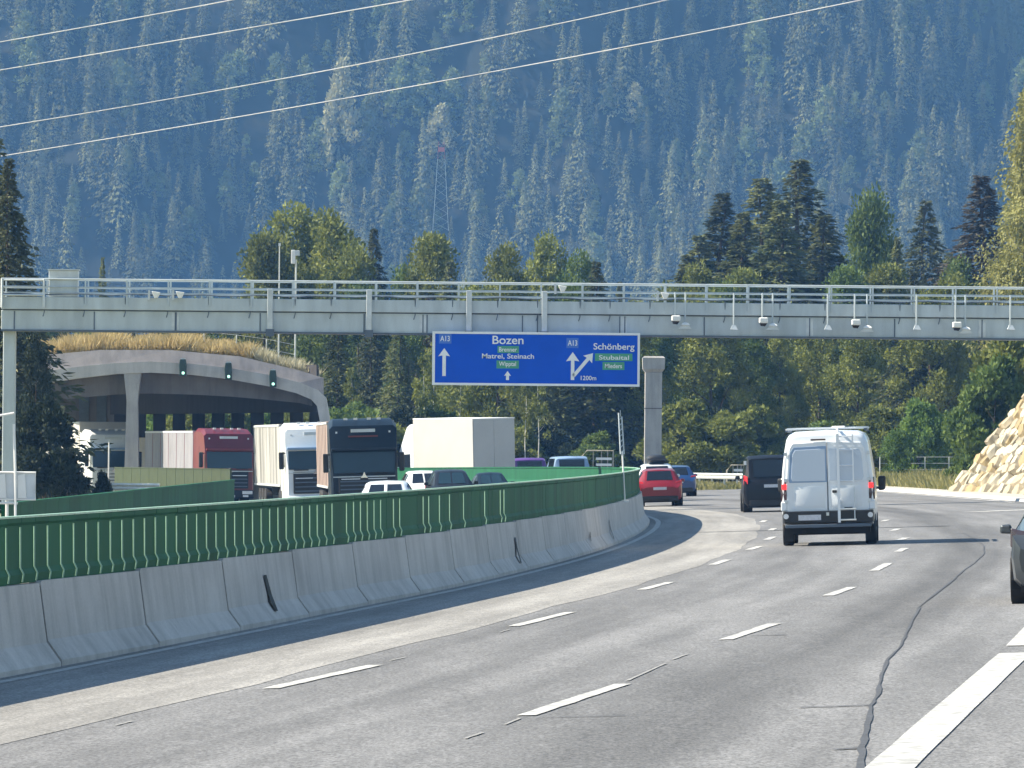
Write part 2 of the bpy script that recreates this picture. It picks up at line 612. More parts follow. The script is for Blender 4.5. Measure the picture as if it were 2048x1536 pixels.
strip('far_edge_line', [(own_right(y) - 0.55, y) for y in range(216, 420, 6)], 0.2, 'white_paint', 0.009, 'white line along the outer road edge')
crack = [(1716, 1560), (1722, 1510), (1728, 1480), (1738, 1440), (1742, 1412), (1755, 1388), (1762, 1352), (1775, 1320), (1797, 1298), (1812, 1268), (1838, 1216)]
cw = [0.06, 0.052, 0.045, 0.038, 0.038, 0.035, 0.032, 0.03, 0.028, 0.026, 0.024]
cp = resample([gp(*p) for p in crack], 4)
strip('tar_seam', cp, [cw[min(int(i / 4), 10)] for i in range(len(cp))], 'tar', 0.008, 'crooked black tar seam, nearest stretch', jag=0.012)
cp = resample([gp(*p) for p in [(1832, 1218), (1900, 1166), (1928, 1140), (1948, 1127), (1968, 1108), (1967, 1092), (1950, 1078), (1925, 1066)]], 4)
strip('tar_seam', cp, 0.032, 'tar', 0.008, 'crooked black tar seam, farther stretch', jag=0.012)
for a, b, w in [((1600, 1416), (1738, 1411), 0.10), ((1665, 1500), (1722, 1497), 0.10), ((1398, 1065), (1900, 1052), 0.55), ((1500, 1272), (1570, 1270), 0.10), ((1085, 1436), (1250, 1432), 0.05),
                ((1520, 1010), (1700, 1000), 0.3)]:
    strip('tar_joint', resample([gp(*a), gp(*b)], 5), w, 'tar', 0.0085, 'dark tar joint running across the lanes', jag=0.015)

# outer kerb and gravel verge on the right
mb = MB()
ks = [y for y in range(205, 420, 5)]
mb.loft([[(own_right(y) - 0.05, y, gz(18) - 0.1), (own_right(y) + 0.02, y, gz(18) + 0.12), (own_right(y) + 0.6, y, gz(18) + 0.13),
          (own_right(y) + 0.62, y, gz(18) - 0.15)] for y in ks])
tag(mb.build('kerb', 'concrete_pale'), 'pale concrete kerb along the outer edge of the exit', None, None, 'structure')
sheet('gravel_verge', 'gravel', ks, lambda y: [own_right(y) + 0.62, own_right(y) + 1.6, own_right(y) + 2.6], 0.06, label='pale gravel strip beyond the kerb')

# ------------------------------------------------------------------ hillside
HY0 = 1660.0


def prof(t):
    # gentle rise from the left, steep fall on the right
    return math.exp(-(t / 1.9) ** 2) if t < 0 else math.exp(-(t / 0.62) ** 2)


RIDGES = [(68, -0.38, 80, 104, 1880, 150), (-74, 0.05, 44, 60, 1800, 42), (-152, 0.05, 46, 64, 1800, 52), (14, 0.05, 46, 60, 1785, 40),
          (-58, 0.1, 46, 68, 1915, 55), (-120, 0.0, 40, 34, 1735, 30), (140, -0.2, 46, 40, 1800, 50), (-185, 0.1, 46, 46, 1900, 60), (-10, 0.1, 34, 30, 1870, 40)]


def hz(x, y):
    z = (y - HY0) * 0.56 if y > HY0 else (y - HY0) * 0.05
    if y > HY0 - 40:
        for c, k, w, a, yc, yw in RIDGES:
            z += a * prof((x - c - k * (y - 1830)) / w) * math.exp(-((y - yc) / yw) ** 2)
        z += 3.0 * math.sin(x * 0.09 + y * 0.05) + 2.0 * math.sin(x * 0.17 - y * 0.11)
    return z


def hill_hit(px, py):
    y = 1600.0
    while y < 2250:
        p = at(px, py, y)
        if hz(p.x, y) > p.z:
            return p
        y += 2.0
    return at(px, py, 2200)


hx = [i * 8.0 for i in range(-45, 46)]
hy = [1600 + i * 8.0 for i in range(0, 84)]
V = [(x, y, hz(x, y) - 3.2) for y in hy for x in hx]
nx = len(hx)
fs = [(j * nx + i, j * nx + i + 1, (j + 1) * nx + i + 1, (j + 1) * nx + i) for j in range(len(hy) - 1) for i in range(nx - 1)]
me = bpy.data.meshes.new('hillside')
me.from_pydata(V, [], fs)
me.polygons.foreach_set('use_smooth', [True] * len(me.polygons))
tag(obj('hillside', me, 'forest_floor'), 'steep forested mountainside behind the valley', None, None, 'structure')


# ------------------------------------------------------------------ plants
def kites(P, D, S):
    """leaf-like kite faces: base P, reach D, half width S"""
    n = len(P)
    V = np.empty((n, 4, 3))
    V[:, 0] = P
    V[:, 1] = P + 0.45 * D + S
    V[:, 2] = P + D
    V[:, 3] = P + 0.45 * D - S
    return V.reshape(-1, 3), np.arange(4 * n).reshape(-1, 4)


def unit(a):
    return a / np.maximum(np.linalg.norm(a, axis=1, keepdims=True), 1e-9)


def spruce_crown(seed, h, R, whorls, nb, cards, clen, cwid, low=0.08, droop=0.30, power=0.8, cone=False):
    g = np.random.default_rng(seed)
    P, D, S = [], [], []
    for i in range(whorls):
        t = low + (0.985 - low) * (i / (whorls - 1)) ** 0.92
        r0 = R * (1 - t) ** power * g.uniform(0.75, 1.1) + 0.02 * R
        for b in range(nb):
            if g.random() < 0.10:
                continue
            r = r0 * g.uniform(0.65, 1.18)
            a = g.uniform(0, 2 * PI)
            zc = t * h + g.uniform(-1.6, 1.6) * h / whorls * (1 - 0.8 * t)
            k = max(2, int(cards * (0.35 + 0.65 * (1 - t))))
            s = g.uniform(0.15, 1.0, k) ** 0.75
            dr = np.array([math.cos(a), math.sin(a), 0.0])
            pr = np.array([-math.sin(a), math.cos(a), 0.0])
            p = dr * (s * r)[:, None] + np.array([0, 0, 1.0]) * (zc - droop * r * s ** 1.4 + 0.08 * r * s ** 3)[:, None]
            p += pr * (g.normal(0, 0.10, k) * r * (1.1 - s))[:, None] + g.normal(0, 0.05 * clen, (k, 3))
            side = g.uniform(-1, 1, k)
            d = dr * (0.85 - 0.3 * np.abs(side))[:, None] + pr * side[:, None] + np.array([0, 0, 1.0]) * g.uniform(-0.75, 0.12, k)[:, None]
            d = unit(d) * (clen * g.uniform(0.55, 1.25, k) * (0.30 + 0.70 * (1 - t)))[:, None]
            if cone:
                d = dr * 0.8 + pr * (0.5 * side)[:, None] + np.array([0, 0, 1.0]) * g.uniform(-1.5, -0.5, k)[:, None]
                d = unit(d) * (clen * g.uniform(0.6, 1.3, k) * (0.5 + 0.5 * (1 - t)))[:, None]
            w = np.cross(d, g.normal(0, 0.3 if cone else 1, (k, 3)) + np.array([0, 0, 1.2]))
            w = unit(w) * (cwid * g.uniform(0.6, 1.3, k) * (0.45 + 0.55 * (1 - t)))[:, None]
            P.append(p)
            D.append(d)
            S.append(w)
    return kites(np.concatenate(P), np.concatenate(D), np.concatenate(S))


def leafy_crown(seed, h, R, lobes, per, llen, lwid, low=0.22, shape=0.55, top=1.0, droop=0.0):
    g = np.random.default_rng(seed)
    P, D, S = [], [], []
    for i in range(lobes):
        t = low + (top - low) * g.random() ** 0.9
        u = (t - low) / (top - low)
        rad = R * (math.sin(PI * min(1, 0.12 + 0.88 * u) ** shape) ** 0.7 * 0.9 + 0.1)
        a = g.uniform(0, 2 * PI)
        rr = rad * g.uniform(0.25, 0.92) ** 0.6
        c = np.array([rr * math.cos(a), rr * math.sin(a), t * h])
        lr = R * g.uniform(0.16, 0.34)
        q = g.normal(0, 1, (per, 3))
        q = unit(q) * (g.random(per)[:, None] ** 0.45)
        p = c + q * lr * np.array([1, 1, 0.85])
        out = unit(q + np.array([0, 0, 0.35 - droop]) + g.normal(0, 0.6, (per, 3)))
        d = out * (llen * g.uniform(0.6, 1.4, per))[:, None]
        d[:, 2] -= droop * llen
        w = unit(np.cross(d, g.normal(0, 1, (per, 3)))) * (lwid * g.uniform(0.6, 1.3, per))[:, None]
        P.append(p)
        D.append(d)
        S.append(w)
    return kites(np.concatenate(P), np.concatenate(D), np.concatenate(S))


def trunk_mb(h, r, seed, limbs=5, spread=0.35, low=0.3, bend=0.01):
    rr = random.Random(seed)
    mb = MB()
    pts = [Vector((math.sin(k * 1.3 + seed) * bend * h * (k / 7), math.cos(k * 0.9 + seed) * bend * h * (k / 7), h * k / 7 - (0.4 if k == 0 else 0))) for k in range(8)]
    mb.tube(pts, [r * (1 - 0.9 * k / 7) for k in range(8)], 7)
    for i in range(limbs):
        t = low + (0.85 - low) * i / max(1, limbs - 1)
        a = rr.uniform(0, 2 * PI)
        p = Vector((0, 0, t * h))
        L = spread * h * (1.05 - t)
        e = p + Vector((math.cos(a) * L, math.sin(a) * L, L * 0.8))
        m_ = p.lerp(e, 0.5) + Vector((0, 0, -0.06 * L))
        mb.tube([p, m_, e], [r * 0.42 * (1.1 - t), r * 0.28 * (1.1 - t), r * 0.08], 5)
    return mb


SP = []   # spruce variants: unit meshes of 20 m
for i in range(3):
    Vc, Fc = spruce_crown(11 + i, 20.0, 5.8, 66, 14, 28, 0.70, 0.125, low=0.03, droop=0.30 + 0.06 * i, power=0.95 + 0.08 * i)
    SP.append((mesh_np('spruce_crown', Vc, Fc), trunk_mb(19.5, 0.26, i, 0).mesh('spruce_trunk', 40)))
LF = []   # broadleaf variants: 14 m
for i in range(4):
    Vc, Fc = leafy_crown(31 + i, 14.0, 3.6, 80, 200, 0.27, 0.085, low=0.14, shape=0.62)
    LF.append((mesh_np('leafy_crown', Vc, Fc), trunk_mb(12.5, 0.22, i + 3, 7).mesh('leafy_trunk', 40)))
Vc, Fc = leafy_crown(51, 16.0, 3.4, 170, 280, 0.19, 0.05, low=0.06, shape=0.55, droop=0.45)
WB = (mesh_np('weeping_crown', Vc, Fc), trunk_mb(15, 0.22, 9, 7).mesh('weeping_trunk', 40))
Vc, Fc = leafy_crown(55, 14.0, 1.9, 26, 60, 0.34, 0.11, low=0.45, shape=0.6)
BI = (mesh_np('birch_crown', Vc, Fc), trunk_mb(13.5, 0.12, 4, 5, 0.14, 0.5, 0.012).mesh('birch_trunk', 40))
BU = []
for i in range(2):
    Vc, Fc = leafy_crown(61 + i, 4.0, 1.9, 38, 230, 0.19, 0.065, low=0.06, shape=0.75)
    BU.append((mesh_np('bush_crown', Vc, Fc), trunk_mb(3.2, 0.07, i, 6, 0.4, 0.05).mesh('bush_trunk', 40)))

COPIES = {}


def with_mat(me, mat):
    k = (me.name, mat)
    if k not in COPIES:
        c = me.copy()
        c.materials.clear()
        c.materials.append(MATS[mat])
        COPIES[k] = c
    return COPIES[k]


def tree(name, label, var, h0, leaf, bark, loc, h, wid=1.0, group=None, cat='tree', rz=None, lean=0.0):
    s = h / h0
    o = thing(name, label, cat, loc, random.uniform(0, 6.28) if rz is None else rz, group)
    o.scale = (s * wid, s * wid, s)
    if lean:
        o.rotation_euler.y = lean
    obj('crown', with_mat(var[0], leaf), None, o)
    obj('trunk', with_mat(var[1], bark), None, o)
    return o


def plant_at(px, ytop, y, kind, leaf, bark, label, wid=1.0, group=None, name=None, base=None, h0=None, cat='tree'):
    p = at(px, ytop, y)
    zb = gz(p.x) - 0.1 if base is None else base
    var, hh = {'S': (SP[random.randrange(3)], 20.0), 'D': (LF[random.randrange(4)], 14.2), 'W': (WB, 16.0), 'B': (BI, 14.0), 'U': (BU[random.randrange(2)], 4.2)}[kind]
    nm = name or {'S': 'spruce_tree', 'D': 'broadleaf_tree', 'W': 'weeping_birch', 'B': 'birch_tree', 'U': 'bush'}[kind]
    return tree(nm, label, var, hh, leaf, bark, (p.x, y, zb), p.z - zb, wid, group, cat)


# trees one can tell apart over the gantry and at the sides
plant_at(585, 408, 430, 'D', 'leaves_olive', 'bark', 'olive leafy tree above the gantry left of the white mast box', 0.85)
plant_at(530, 478, 424, 'D', 'leaves_olive', 'bark', 'low yellowish tree at the left end of the tree group above the gantry', 0.8)
plant_at(668, 418, 426, 'D', 'leaves_olive', 'bark', 'tall olive tree right of the white mast box', 0.85)
plant_at(748, 452, 440, 'S', 'needles_dark', 'bark', 'dark spruce right of the olive trees above the gantry', 1.0)
plant_at(868, 476, 430, 'D', 'leaves_olive', 'bark', 'lone olive tree above the gantry left of the sign', 0.75)
plant_at(1008, 486, 430, 'D', 'leaves_olive', 'bark', 'olive tree above the gantry over the word on the sign', 0.7)
plant_at(1092, 482, 436, 'D', 'leaves_olive', 'bark', 'olive tree above the gantry over the right half of the sign', 0.7)
plant_at(1160, 502, 430, 'D', 'leaves_green', 'bark', 'green tree above the gantry at the right end of the sign', 0.6)
plant_at(1240, 560, 440, 'S', 'needles', 'bark', 'small spruce showing just above the gantry railing right of the sign', 0.8)
plant_at(1375, 505, 425, 'S', 'needles', 'bark', 'short spruce left of the tall spruce group', 1.8)
plant_at(1445, 380, 430, 'S', 'needles_dark', 'bark', 'tall spruce at the left of the spruce group', 1.8)
plant_at(1525, 350, 436, 'S', 'needles', 'bark', 'tall olive tinted spruce in the middle of the group', 1.8)
plant_at(1600, 312, 442, 'S', 'needles_dark', 'bark', 'tallest dark spruce with pointed top', 1.8)
plant_at(1690, 540, 415, 'D', 'leaves_green', 'bark', 'low green tree between the tallest spruce and the slender tree', 0.8)
plant_at(1742, 382, 430, 'D', 'leaves_green', 'bark', 'slender light green tree right of the tallest spruce', 0.6)
plant_at(1795, 470, 425, 'S', 'needles', 'bark', 'short spruce beside the slender light green tree', 0.9)
plant_at(1852, 395, 440, 'S', 'needles_dark', 'bark', 'thin pointed spruce before the dark blue hillside', 1.3)
plant_at(1900, 500, 420, 'S', 'needles', 'bark', 'broad low spruce at the foot of the thin pointed spruce', 1.0)
plant_at(1965, 345, 415, 'S', 'needles_brown', 'bark', 'brownish spruce next to the yellow birch', 1.8)
plant_at(2088, 190, 345, 'W', 'leaves_yellow', 'bark_birch', 'sunlit yellow weeping birch at the right edge', 0.85)
plant_at(18, 310, 262, 'S', 'needles_dark', 'bark', 'dark spruce at the left edge above the gantry leg', 0.95)
plant_at(-38, 110, 268, 'S', 'needles_dark', 'bark', 'tall dark spruce mostly outside the left edge', 1.05)
plant_at(72, 676, 236, 'D', 'leaves_dark', 'bark', 'dark ivy covered tree between the gantry leg and the gallery', 0.48)  # backlit shade put into the leaf colour, also on the dark shrubs below
plant_at(88, 800, 226, 'U', 'leaves_dark', 'bark', 'dark shrub behind the traffic sign at the left edge', 0.75, cat='bush')
plant_at(136, 905, 228, 'U', 'leaves_dark', 'bark', 'low dark shrub right of the ivy covered tree', 0.8, cat='bush')
plant_at(204, 945, 228, 'U', 'leaves_dark', 'bark', 'small dark shrub by the thin white pole', 0.5, cat='bush')
plant_at(205, 510, 450, 'S', 'needles', 'bark', 'grey green spruce behind the cabinet on the gantry', 0.55)

plant_at(1400, 465, 426, 'S', 'needles', 'bark', 'light spruce on the left flank of the spruce group', 1.7)
plant_at(1402, 540, 420, 'D', 'leaves_olive', 'bark', 'olive tree filling the gap at the left of the spruce group', 0.85)
plant_at(1486, 420, 424, 'S', 'needles', 'bark', 'light spruce between the left two tall spruces', 1.7)
plant_at(1484, 545, 416, 'D', 'leaves_olive', 'bark', 'olive tree in front of the left two tall spruces', 0.8)
plant_at(1562, 395, 418, 'S', 'needles', 'bark', 'broad light spruce in front of the tallest spruce', 1.8)
plant_at(1650, 425, 420, 'S', 'needles', 'bark', 'light spruce at the right flank of the tallest spruce', 1.8)
plant_at(1770, 535, 416, 'D', 'leaves_olive', 'bark', 'olive tree at the foot of the slender light green tree', 0.8)
plant_at(1925, 530, 412, 'D', 'leaves_green', 'bark', 'green tree left of the brownish spruce', 0.8)
plant_at(630, 470, 432, 'D', 'leaves_green', 'bark', 'green tree between the two olive trees by the mast box', 0.8)
plant_at(700, 490, 422, 'D', 'leaves_olive', 'bark', 'low olive tree beside the dark spruce above the gantry', 0.8)
plant_at(820, 530, 432, 'D', 'leaves_green', 'bark', 'low green tree left of the lone olive tree', 0.8)

# the belt of trees behind the road, tops hidden behind the gantry
ORD = ['first', 'second', 'third', 'fourth', 'fifth', 'sixth', 'seventh', 'eighth', 'ninth', 'tenth', 'eleventh', 'twelfth', 'thirteenth', 'fourteenth']
HUE = {'leaves_olive': 'olive', 'leaves_green': 'green', 'leaves_dark': 'dark green', 'leaves_bright': 'bright green', 'needles': 'light', 'needles_dark': 'dark', 'needles_brown': 'brownish'}


def zone(px):
    for lim, z in ((800, 'between the gallery and the box truck'), (1040, 'behind the box truck'), (1285, 'below the right part of the blue sign'), (1480, 'right of the concrete pier'),
                   (1570, 'behind the black van'), (1760, 'behind the white van')):
        if px < lim:
            return z
    return 'right of the white van'


def row_of(items, what, group, cat):
    """plant a row and give every plant a label of its own"""
    seen = {}
    for px, top, y, kind, leaf, wid in sorted(items):
        nm = what[kind]
        key = (HUE[leaf], nm, zone(px))
        seen[key] = seen.get(key, 0) + 1
        plant_at(px, top, y, kind, leaf, 'bark', '%s %s %s from the left %s' % (ORD[seen[key] - 1], HUE[leaf], nm, zone(px)), wid, group, cat=cat)


items = []
for i in range(36):
    px = 640 + i * 37 + random.uniform(-12, 12)
    top = random.uniform(525, 650)
    if random.random() < 0.46:
        items.append((px, top - 10, random.uniform(372, 415), 'S', random.choice(['needles', 'needles', 'needles_dark', 'needles_brown']), random.uniform(0.95, 1.3)))
    else:
        items.append((px, top + 30, random.uniform(372, 415), 'D', random.choice(['leaves_olive', 'leaves_green', 'leaves_olive']), random.uniform(0.75, 1.0)))
row_of(items, {'S': 'belt spruce', 'D': 'belt broadleaf tree'}, 'tree belt behind the road', 'tree')
for i in range(14):
    px = 40 + i * 45 + random.uniform(-12, 12)
    k = random.choice('SD')
    plant_at(px, random.uniform(600, 655), random.uniform(455, 480), k, random.choice(['leaves_olive', 'leaves_green']) if k == 'D' else 'needles', 'bark',
             '%s tree from the left in the row behind the grassy gallery roof' % ORD[i], 0.9, 'trees behind the gallery roof')
items = []
for i in range(26):
    px = 660 + i * 50 + random.uniform(-15, 15)
    if 1250 < px < 1365:
        px += 130
    items.append((px, random.uniform(800, 885), random.uniform(352, 366), 'U', random.choice(['leaves_olive', 'leaves_green', 'leaves_olive', 'leaves_dark']), random.uniform(0.9, 1.3)))
row_of(items, {'U': 'low bush'}, 'bushes at the foot of the tree belt', 'bush')
for i in range(9):
    plant_at(330 + i * 34, random.uniform(805, 830), random.uniform(368, 376), 'U', random.choice(['leaves_olive', 'leaves_bright']), 'bark',
             '%s bush from the left behind the slots of the gallery wall' % ORD[i], 0.9, 'bushes behind the gallery slots', cat='bush')
plant_at(1838, 806, 335, 'U', 'leaves_bright', 'bark', 'bright green sunlit bush right of the white van', 0.9, cat='bush')
plant_at(1800, 862, 330, 'U', 'leaves_bright', 'bark', 'small bright bush at the left foot of the sunlit bush', 0.9, cat='bush')
for px, yt, y, lf, lab in [(1948, 790, 292, 'leaves_green', 'green bush where the rock embankment begins'), (1990, 715, 290, 'leaves_green', 'tall green bush above the rock embankment'),
                           (2040, 640, 292, 'leaves_olive', 'olive bush above the rock embankment at the right edge')]:
    plant_at(px, yt, y, 'U', lf, 'bark', lab, 0.75, cat='bush')
for px, yt, y, lab in [(850, 700, 362, 'thin pale birch left of the blue sign'), (868, 690, 368, 'second thin birch left of the blue sign'), (921, 715, 364, 'thin birch stem under the left part of the blue sign'),
                       (1052, 745, 352, 'leaning pale birch right of the box truck'), (1078, 735, 354, 'upright pale birch right of the box truck'), (703, 740, 366, 'bare pale birch behind the dark blue truck')]:
    plant_at(px, yt, y, 'B', 'leaves_olive', 'bark_birch', lab, 0.75)

# hillside wood
HS = []
for i in range(5):
    Vc, Fc = spruce_crown(80 + i, 22.0, [5.0, 4.2, 5.6, 4.4, 5.2][i], 36, 13, 5, 1.05, 0.24, low=0.0, droop=0.30, power=0.95, cone=True)
    HS.append((Vc, Fc, mesh_np('hill_spruce', Vc, Fc)))
HL = []
for i in range(2):
    Vc, Fc = leafy_crown(95 + i, 15.0, 4.0, 34, 40, 0.8, 0.28, low=0.05, shape=0.7)
    HL.append((Vc, Fc, mesh_np('hill_broadleaf', Vc, Fc)))
for H_ in HS:
    H_[2].materials.append(MATS['hill_needles'])
for H_ in HL:
    H_[2].materials.append(MATS['hill_leaves'])
pos = []
g = np.random.default_rng(5)
for y in np.arange(1640, 2090, 5.0):
    for x in np.arange(-235, 235, 5.0):
        xx, yy = x + g.uniform(-4, 4), y + g.uniform(-4, 4)
        if abs(xx) < 0.0905 * yy + 12:
            pos.append((xx, yy))
pos.sort(key=lambda p: p[1])
SHADE_PATCHES = [(108, 1885, 30, 85, -0.38), (140, 1810, 22, 40, -0.2), (-52, 1800, 17, 30, 0.0), (-130, 1802, 17, 34, 0.0), (38, 1787, 20, 24, 0.0), (-36, 1915, 18, 45, 0.1)]
fp_, fk, fs_, fr = [], [], [], []
cnt = 0
for x, y in pos:
    zb = hz(x, y) - 3.4
    s = 0.42 + 0.85 * g.random() ** 2.0
    # trees shrunk here so the dark shaded patches of the slope read
    for ux, uy, rx, ry, lean_ in SHADE_PATCHES:
        if ((x - ux - lean_ * (y - uy)) / rx) ** 2 + ((y - uy) / ry) ** 2 < 1:
            s = 0.28 + 0.22 * g.random()
    k = int(g.integers(5))
    if abs(x) < 0.084 * y and cnt < 290 and s > 0.75 and g.random() < 0.75:
        o = obj('hill_spruce', HS[k][2], None)
        o.location = (x, y, zb)
        o.scale = (s * 1.05, s * 1.05, s)
        o.rotation_euler.z = g.uniform(0, 6.28)
        tag(o, 'hazy blue grey spruce in the forest on the lower mountainside', 'tree', 'spruces on the lower mountainside')
        cnt += 1
        continue
    fp_.append((x, y, zb))
    fk.append(k if g.random() > 0.13 else int(g.integers(5, 7)))
    fs_.append(s)
    fr.append(g.uniform(0, 6.28))
me = bpy.data.meshes.new('hill_forest')
me.from_pydata(fp_, [], [])
me.attributes.new('kind', 'INT', 'POINT').data.foreach_set('value', fk)
me.attributes.new('size', 'FLOAT', 'POINT').data.foreach_set('value', fs_)
me.attributes.new('turn', 'FLOAT_VECTOR', 'POINT').data.foreach_set('vector', np.array([(0, 0, r) for r in fr], dtype=np.float32).ravel())
forest = obj('hill_forest', me, 'hill_needles')
src = bpy.data.collections.new('forest_sources')
for k in range(7):
    src.objects.link(bpy.data.objects.new('forest_source_%d' % k, HS[k][2] if k < 5 else HL[k - 5][2]))
ng = bpy.data.node_groups.new('scatter_forest', 'GeometryNodeTree')
ng.interface.new_socket('Geometry', in_out='INPUT', socket_type='NodeSocketGeometry')
ng.interface.new_socket('Geometry', in_out='OUTPUT', socket_type='NodeSocketGeometry')
gi, go = ng.nodes.new('NodeGroupInput'), ng.nodes.new('NodeGroupOutput')
iop = ng.nodes.new('GeometryNodeInstanceOnPoints')
ci = ng.nodes.new('GeometryNodeCollectionInfo')
ci.inputs['Collection'].default_value = src
ci.inputs['Separate Children'].default_value = True
ci.inputs['Reset Children'].default_value = True


def named(t_, n_):
    nd = ng.nodes.new('GeometryNodeInputNamedAttribute')
    nd.data_type = t_
    nd.inputs['Name'].default_value = n_
    return nd.outputs['Attribute']


ng.links.new(gi.outputs[0], iop.inputs['Points'])
ng.links.new(ci.outputs[0], iop.inputs['Instance'])
iop.inputs['Pick Instance'].default_value = True
ng.links.new(named('INT', 'kind'), iop.inputs['Instance Index'])
ng.links.new(named('FLOAT_VECTOR', 'turn'), iop.inputs['Rotation'])
ng.links.new(named('FLOAT', 'size'), iop.inputs['Scale'])
ng.links.new(iop.outputs[0], go.inputs[0])
forest.modifiers.new('scatter', 'NODES').node_group = ng
tag(forest, 'dense spruce forest covering the mountainside', 'forest', None, 'stuff')
for px, py, h, m, lab in [(680, 285, 32, 'hill_pale', 'tall pale birch on the mountainside, left of the lattice mast'), (640, 270, 16, 'hill_leaves', 'light green tree beside the tall pale birch on the mountainside'),
                          (880, 270, 17, 'hill_pale', 'pale tree just above the lattice mast'), (850, 185, 18, 'hill_leaves', 'light green broadleaf tree high above the lattice mast'),
                          (905, 170, 16, 'hill_leaves', 'light green broadleaf tree right of its twin above the mast'), (790, 440, 14, 'hill_leaves', 'rounded pale green tree left of the mast foot'),
                          (840, 425, 14, 'hill_leaves', 'rounded pale green tree close by the mast foot'), (1270, 178, 12, 'hill_pale', 'small pale tree on the upper right mountainside'),
                          (1285, 200, 10, 'hill_leaves', 'small green tree under the small pale tree'), (1405, 330, 12, 'hill_leaves', 'light green round tree on the right mountainside'),
                          (1350, 290, 9, 'hill_leaves', 'small light tree above the light green round tree'), (395, 160, 13, 'hill_leaves', 'light green tree on the left mountainside')]:
    p = hill_hit(px, py)
    var = HL[random.randrange(2)]
    o = obj('hill_tree', with_mat(var[2], m), None)
    o.location = (p.x, p.y - 6, hz(p.x, p.y - 6) - 1)
    o.scale = (h / 15 * (0.62 if h > 25 else 1.0),) * 2 + (h / 15,)
    tag(o, lab, 'tree')

# lattice mast on the mountainside
p = hill_hit(882, 442)
t = thing('lattice_mast', 'thin red and white lattice mast on the mountainside', 'mast', (p.x, p.y - 8, p.z - 3))
Hm = (442 - 285) * p.y / F + 3


def lattice(mb, z0, z1):
    def w(z):
        return 1.5 * (1 - z / Hm) + 0.75
    for sx in (-1, 1):
        for sy in (-1, 1):
            mb.tube([(sx * w(z0), sy * w(z0), z0), (sx * w(z1), sy * w(z1), z1)], 0.065, 4)
    z = z0
    while z < z1 - 0.4:
        zz = min(z1, z + 2.4)
        for sx in (-1, 1):
            mb.tube([(sx * w(z), -w(z), z), (-sx * w(zz), -w(zz), zz)], 0.03, 3)
            mb.tube([(sx * w(z), -w(z), z), (sx * w(zz), w(zz), zz)], 0.03, 3)
        z = zz


mb = MB()
lattice(mb, 0, Hm * 0.8)
mb.build('lattice_shaft', 'steel_light', t)
mb = MB()
lattice(mb, Hm * 0.8, Hm)
mb.box(-0.9, 0.9, -1.0, -0.8, Hm * 0.88, Hm * 0.93)
mb.build('lattice_head', 'mast_red', t)

# ------------------------------------------------------------------ median barrier and glare screen
CB_OFF = -0.62    # barrier centre from the edge line


def placed(y, off):
    x = line_x(y) + off
    return (x, y, gz(x)), -math.atan(slope(y))


prof_b = [(-0.36, -0.05), (0.36, -0.05), (0.36, 0.08), (0.20, 0.30), (0.115, 0.945), (-0.115, 0.945), (-0.20, 0.30), (-0.36, 0.08)]
seg_me = MB().loft([[(x * s, y, z * s if z > 0 else z) for x, z in prof_b] for y, s in ((0.03, 0.97), (0.07, 1.0), (5.92, 1.0), (5.96, 0.97))]).mesh('barrier_segment')
seg_me.materials.append(MATS['concrete_barrier'])
jt_me = MB().loft([[(x * 0.93, y, z * 0.965 if z > 0 else z + 0.005) for x, z in prof_b] for y in (5.90, 6.09)]).mesh('joint')  # dark block filling the gap, its colour stands in for the gap's shade
jt_me.materials.append(MATS['dirt_mark'])
barrier = thing('concrete_barrier', 'grey concrete median barrier curving along the left of the road', 'barrier')
# arc-length stations along the barrier
st = [(30.0)]
while st[-1] < 420:
    y = st[-1]
    st.append(y + 5.99 / math.sqrt(1 + slope(y + 3) ** 2))
for i, y in enumerate(st[:-1]):
    y1 = st[i + 1]
    x0, x1 = line_x(y) + CB_OFF, line_x(y1) + CB_OFF
    o = obj('barrier_segment', seg_me, None, barrier)
    o.location = (x0, y, gz(x0))
    o.rotation_euler = (0.0, -BANK * 0.3, -math.atan2(x1 - x0, y1 - y))
    obj('joint', jt_me, None, o)
for (px0, py0), (px1, py1), (px2, py2), yy in [((530, 1150), (540, 1190), (553, 1222), 82.0), ((1030, 1075), (1033, 1095), (1042, 1126), 112.0), ((1218, 1040), (1221, 1058), (1228, 1078), 140.0), ((1180, 1064), (1180, 1072), (1182, 1082), 132.0)]:
    # dark drainage streaks on the traffic face
    mb = MB()
    secs = []
    for px, py in ((px0, py0), (px1, py1), (px2, py2)):
        # place on the barrier face: march along the ray until it meets the sloped face
        y = yy - 20
        while y < yy + 25:
            q = at(px, py, y)
            h = q.z - gz(line_x(y) + CB_OFF)
            face = 0.115 + (0.90 - h) * 0.14 if h > 0.3 else 0.20 + (0.30 - h) * 0.73
            if q.x < line_x(y) + CB_OFF + face + 0.012:
                break
            y += 0.05
        secs.append((q, y))
    for k in range(len(secs) - 1):
        pass
    w = [0.22, 0.30, 0.24]
    V = []
    for k, (q, y) in enumerate(secs):
        d = Vector((slope(y), 1, 0)).normalized()
        for s in (-0.5, 0.5):
            V.append(q + d * s * w[k] + Vector((0.004, 0, 0.002)))
    mb.add(V, [(0, 1, 3, 2), (2, 3, 5, 4)])
    mb.build('drain_streak', 'dirt_mark', barrier)

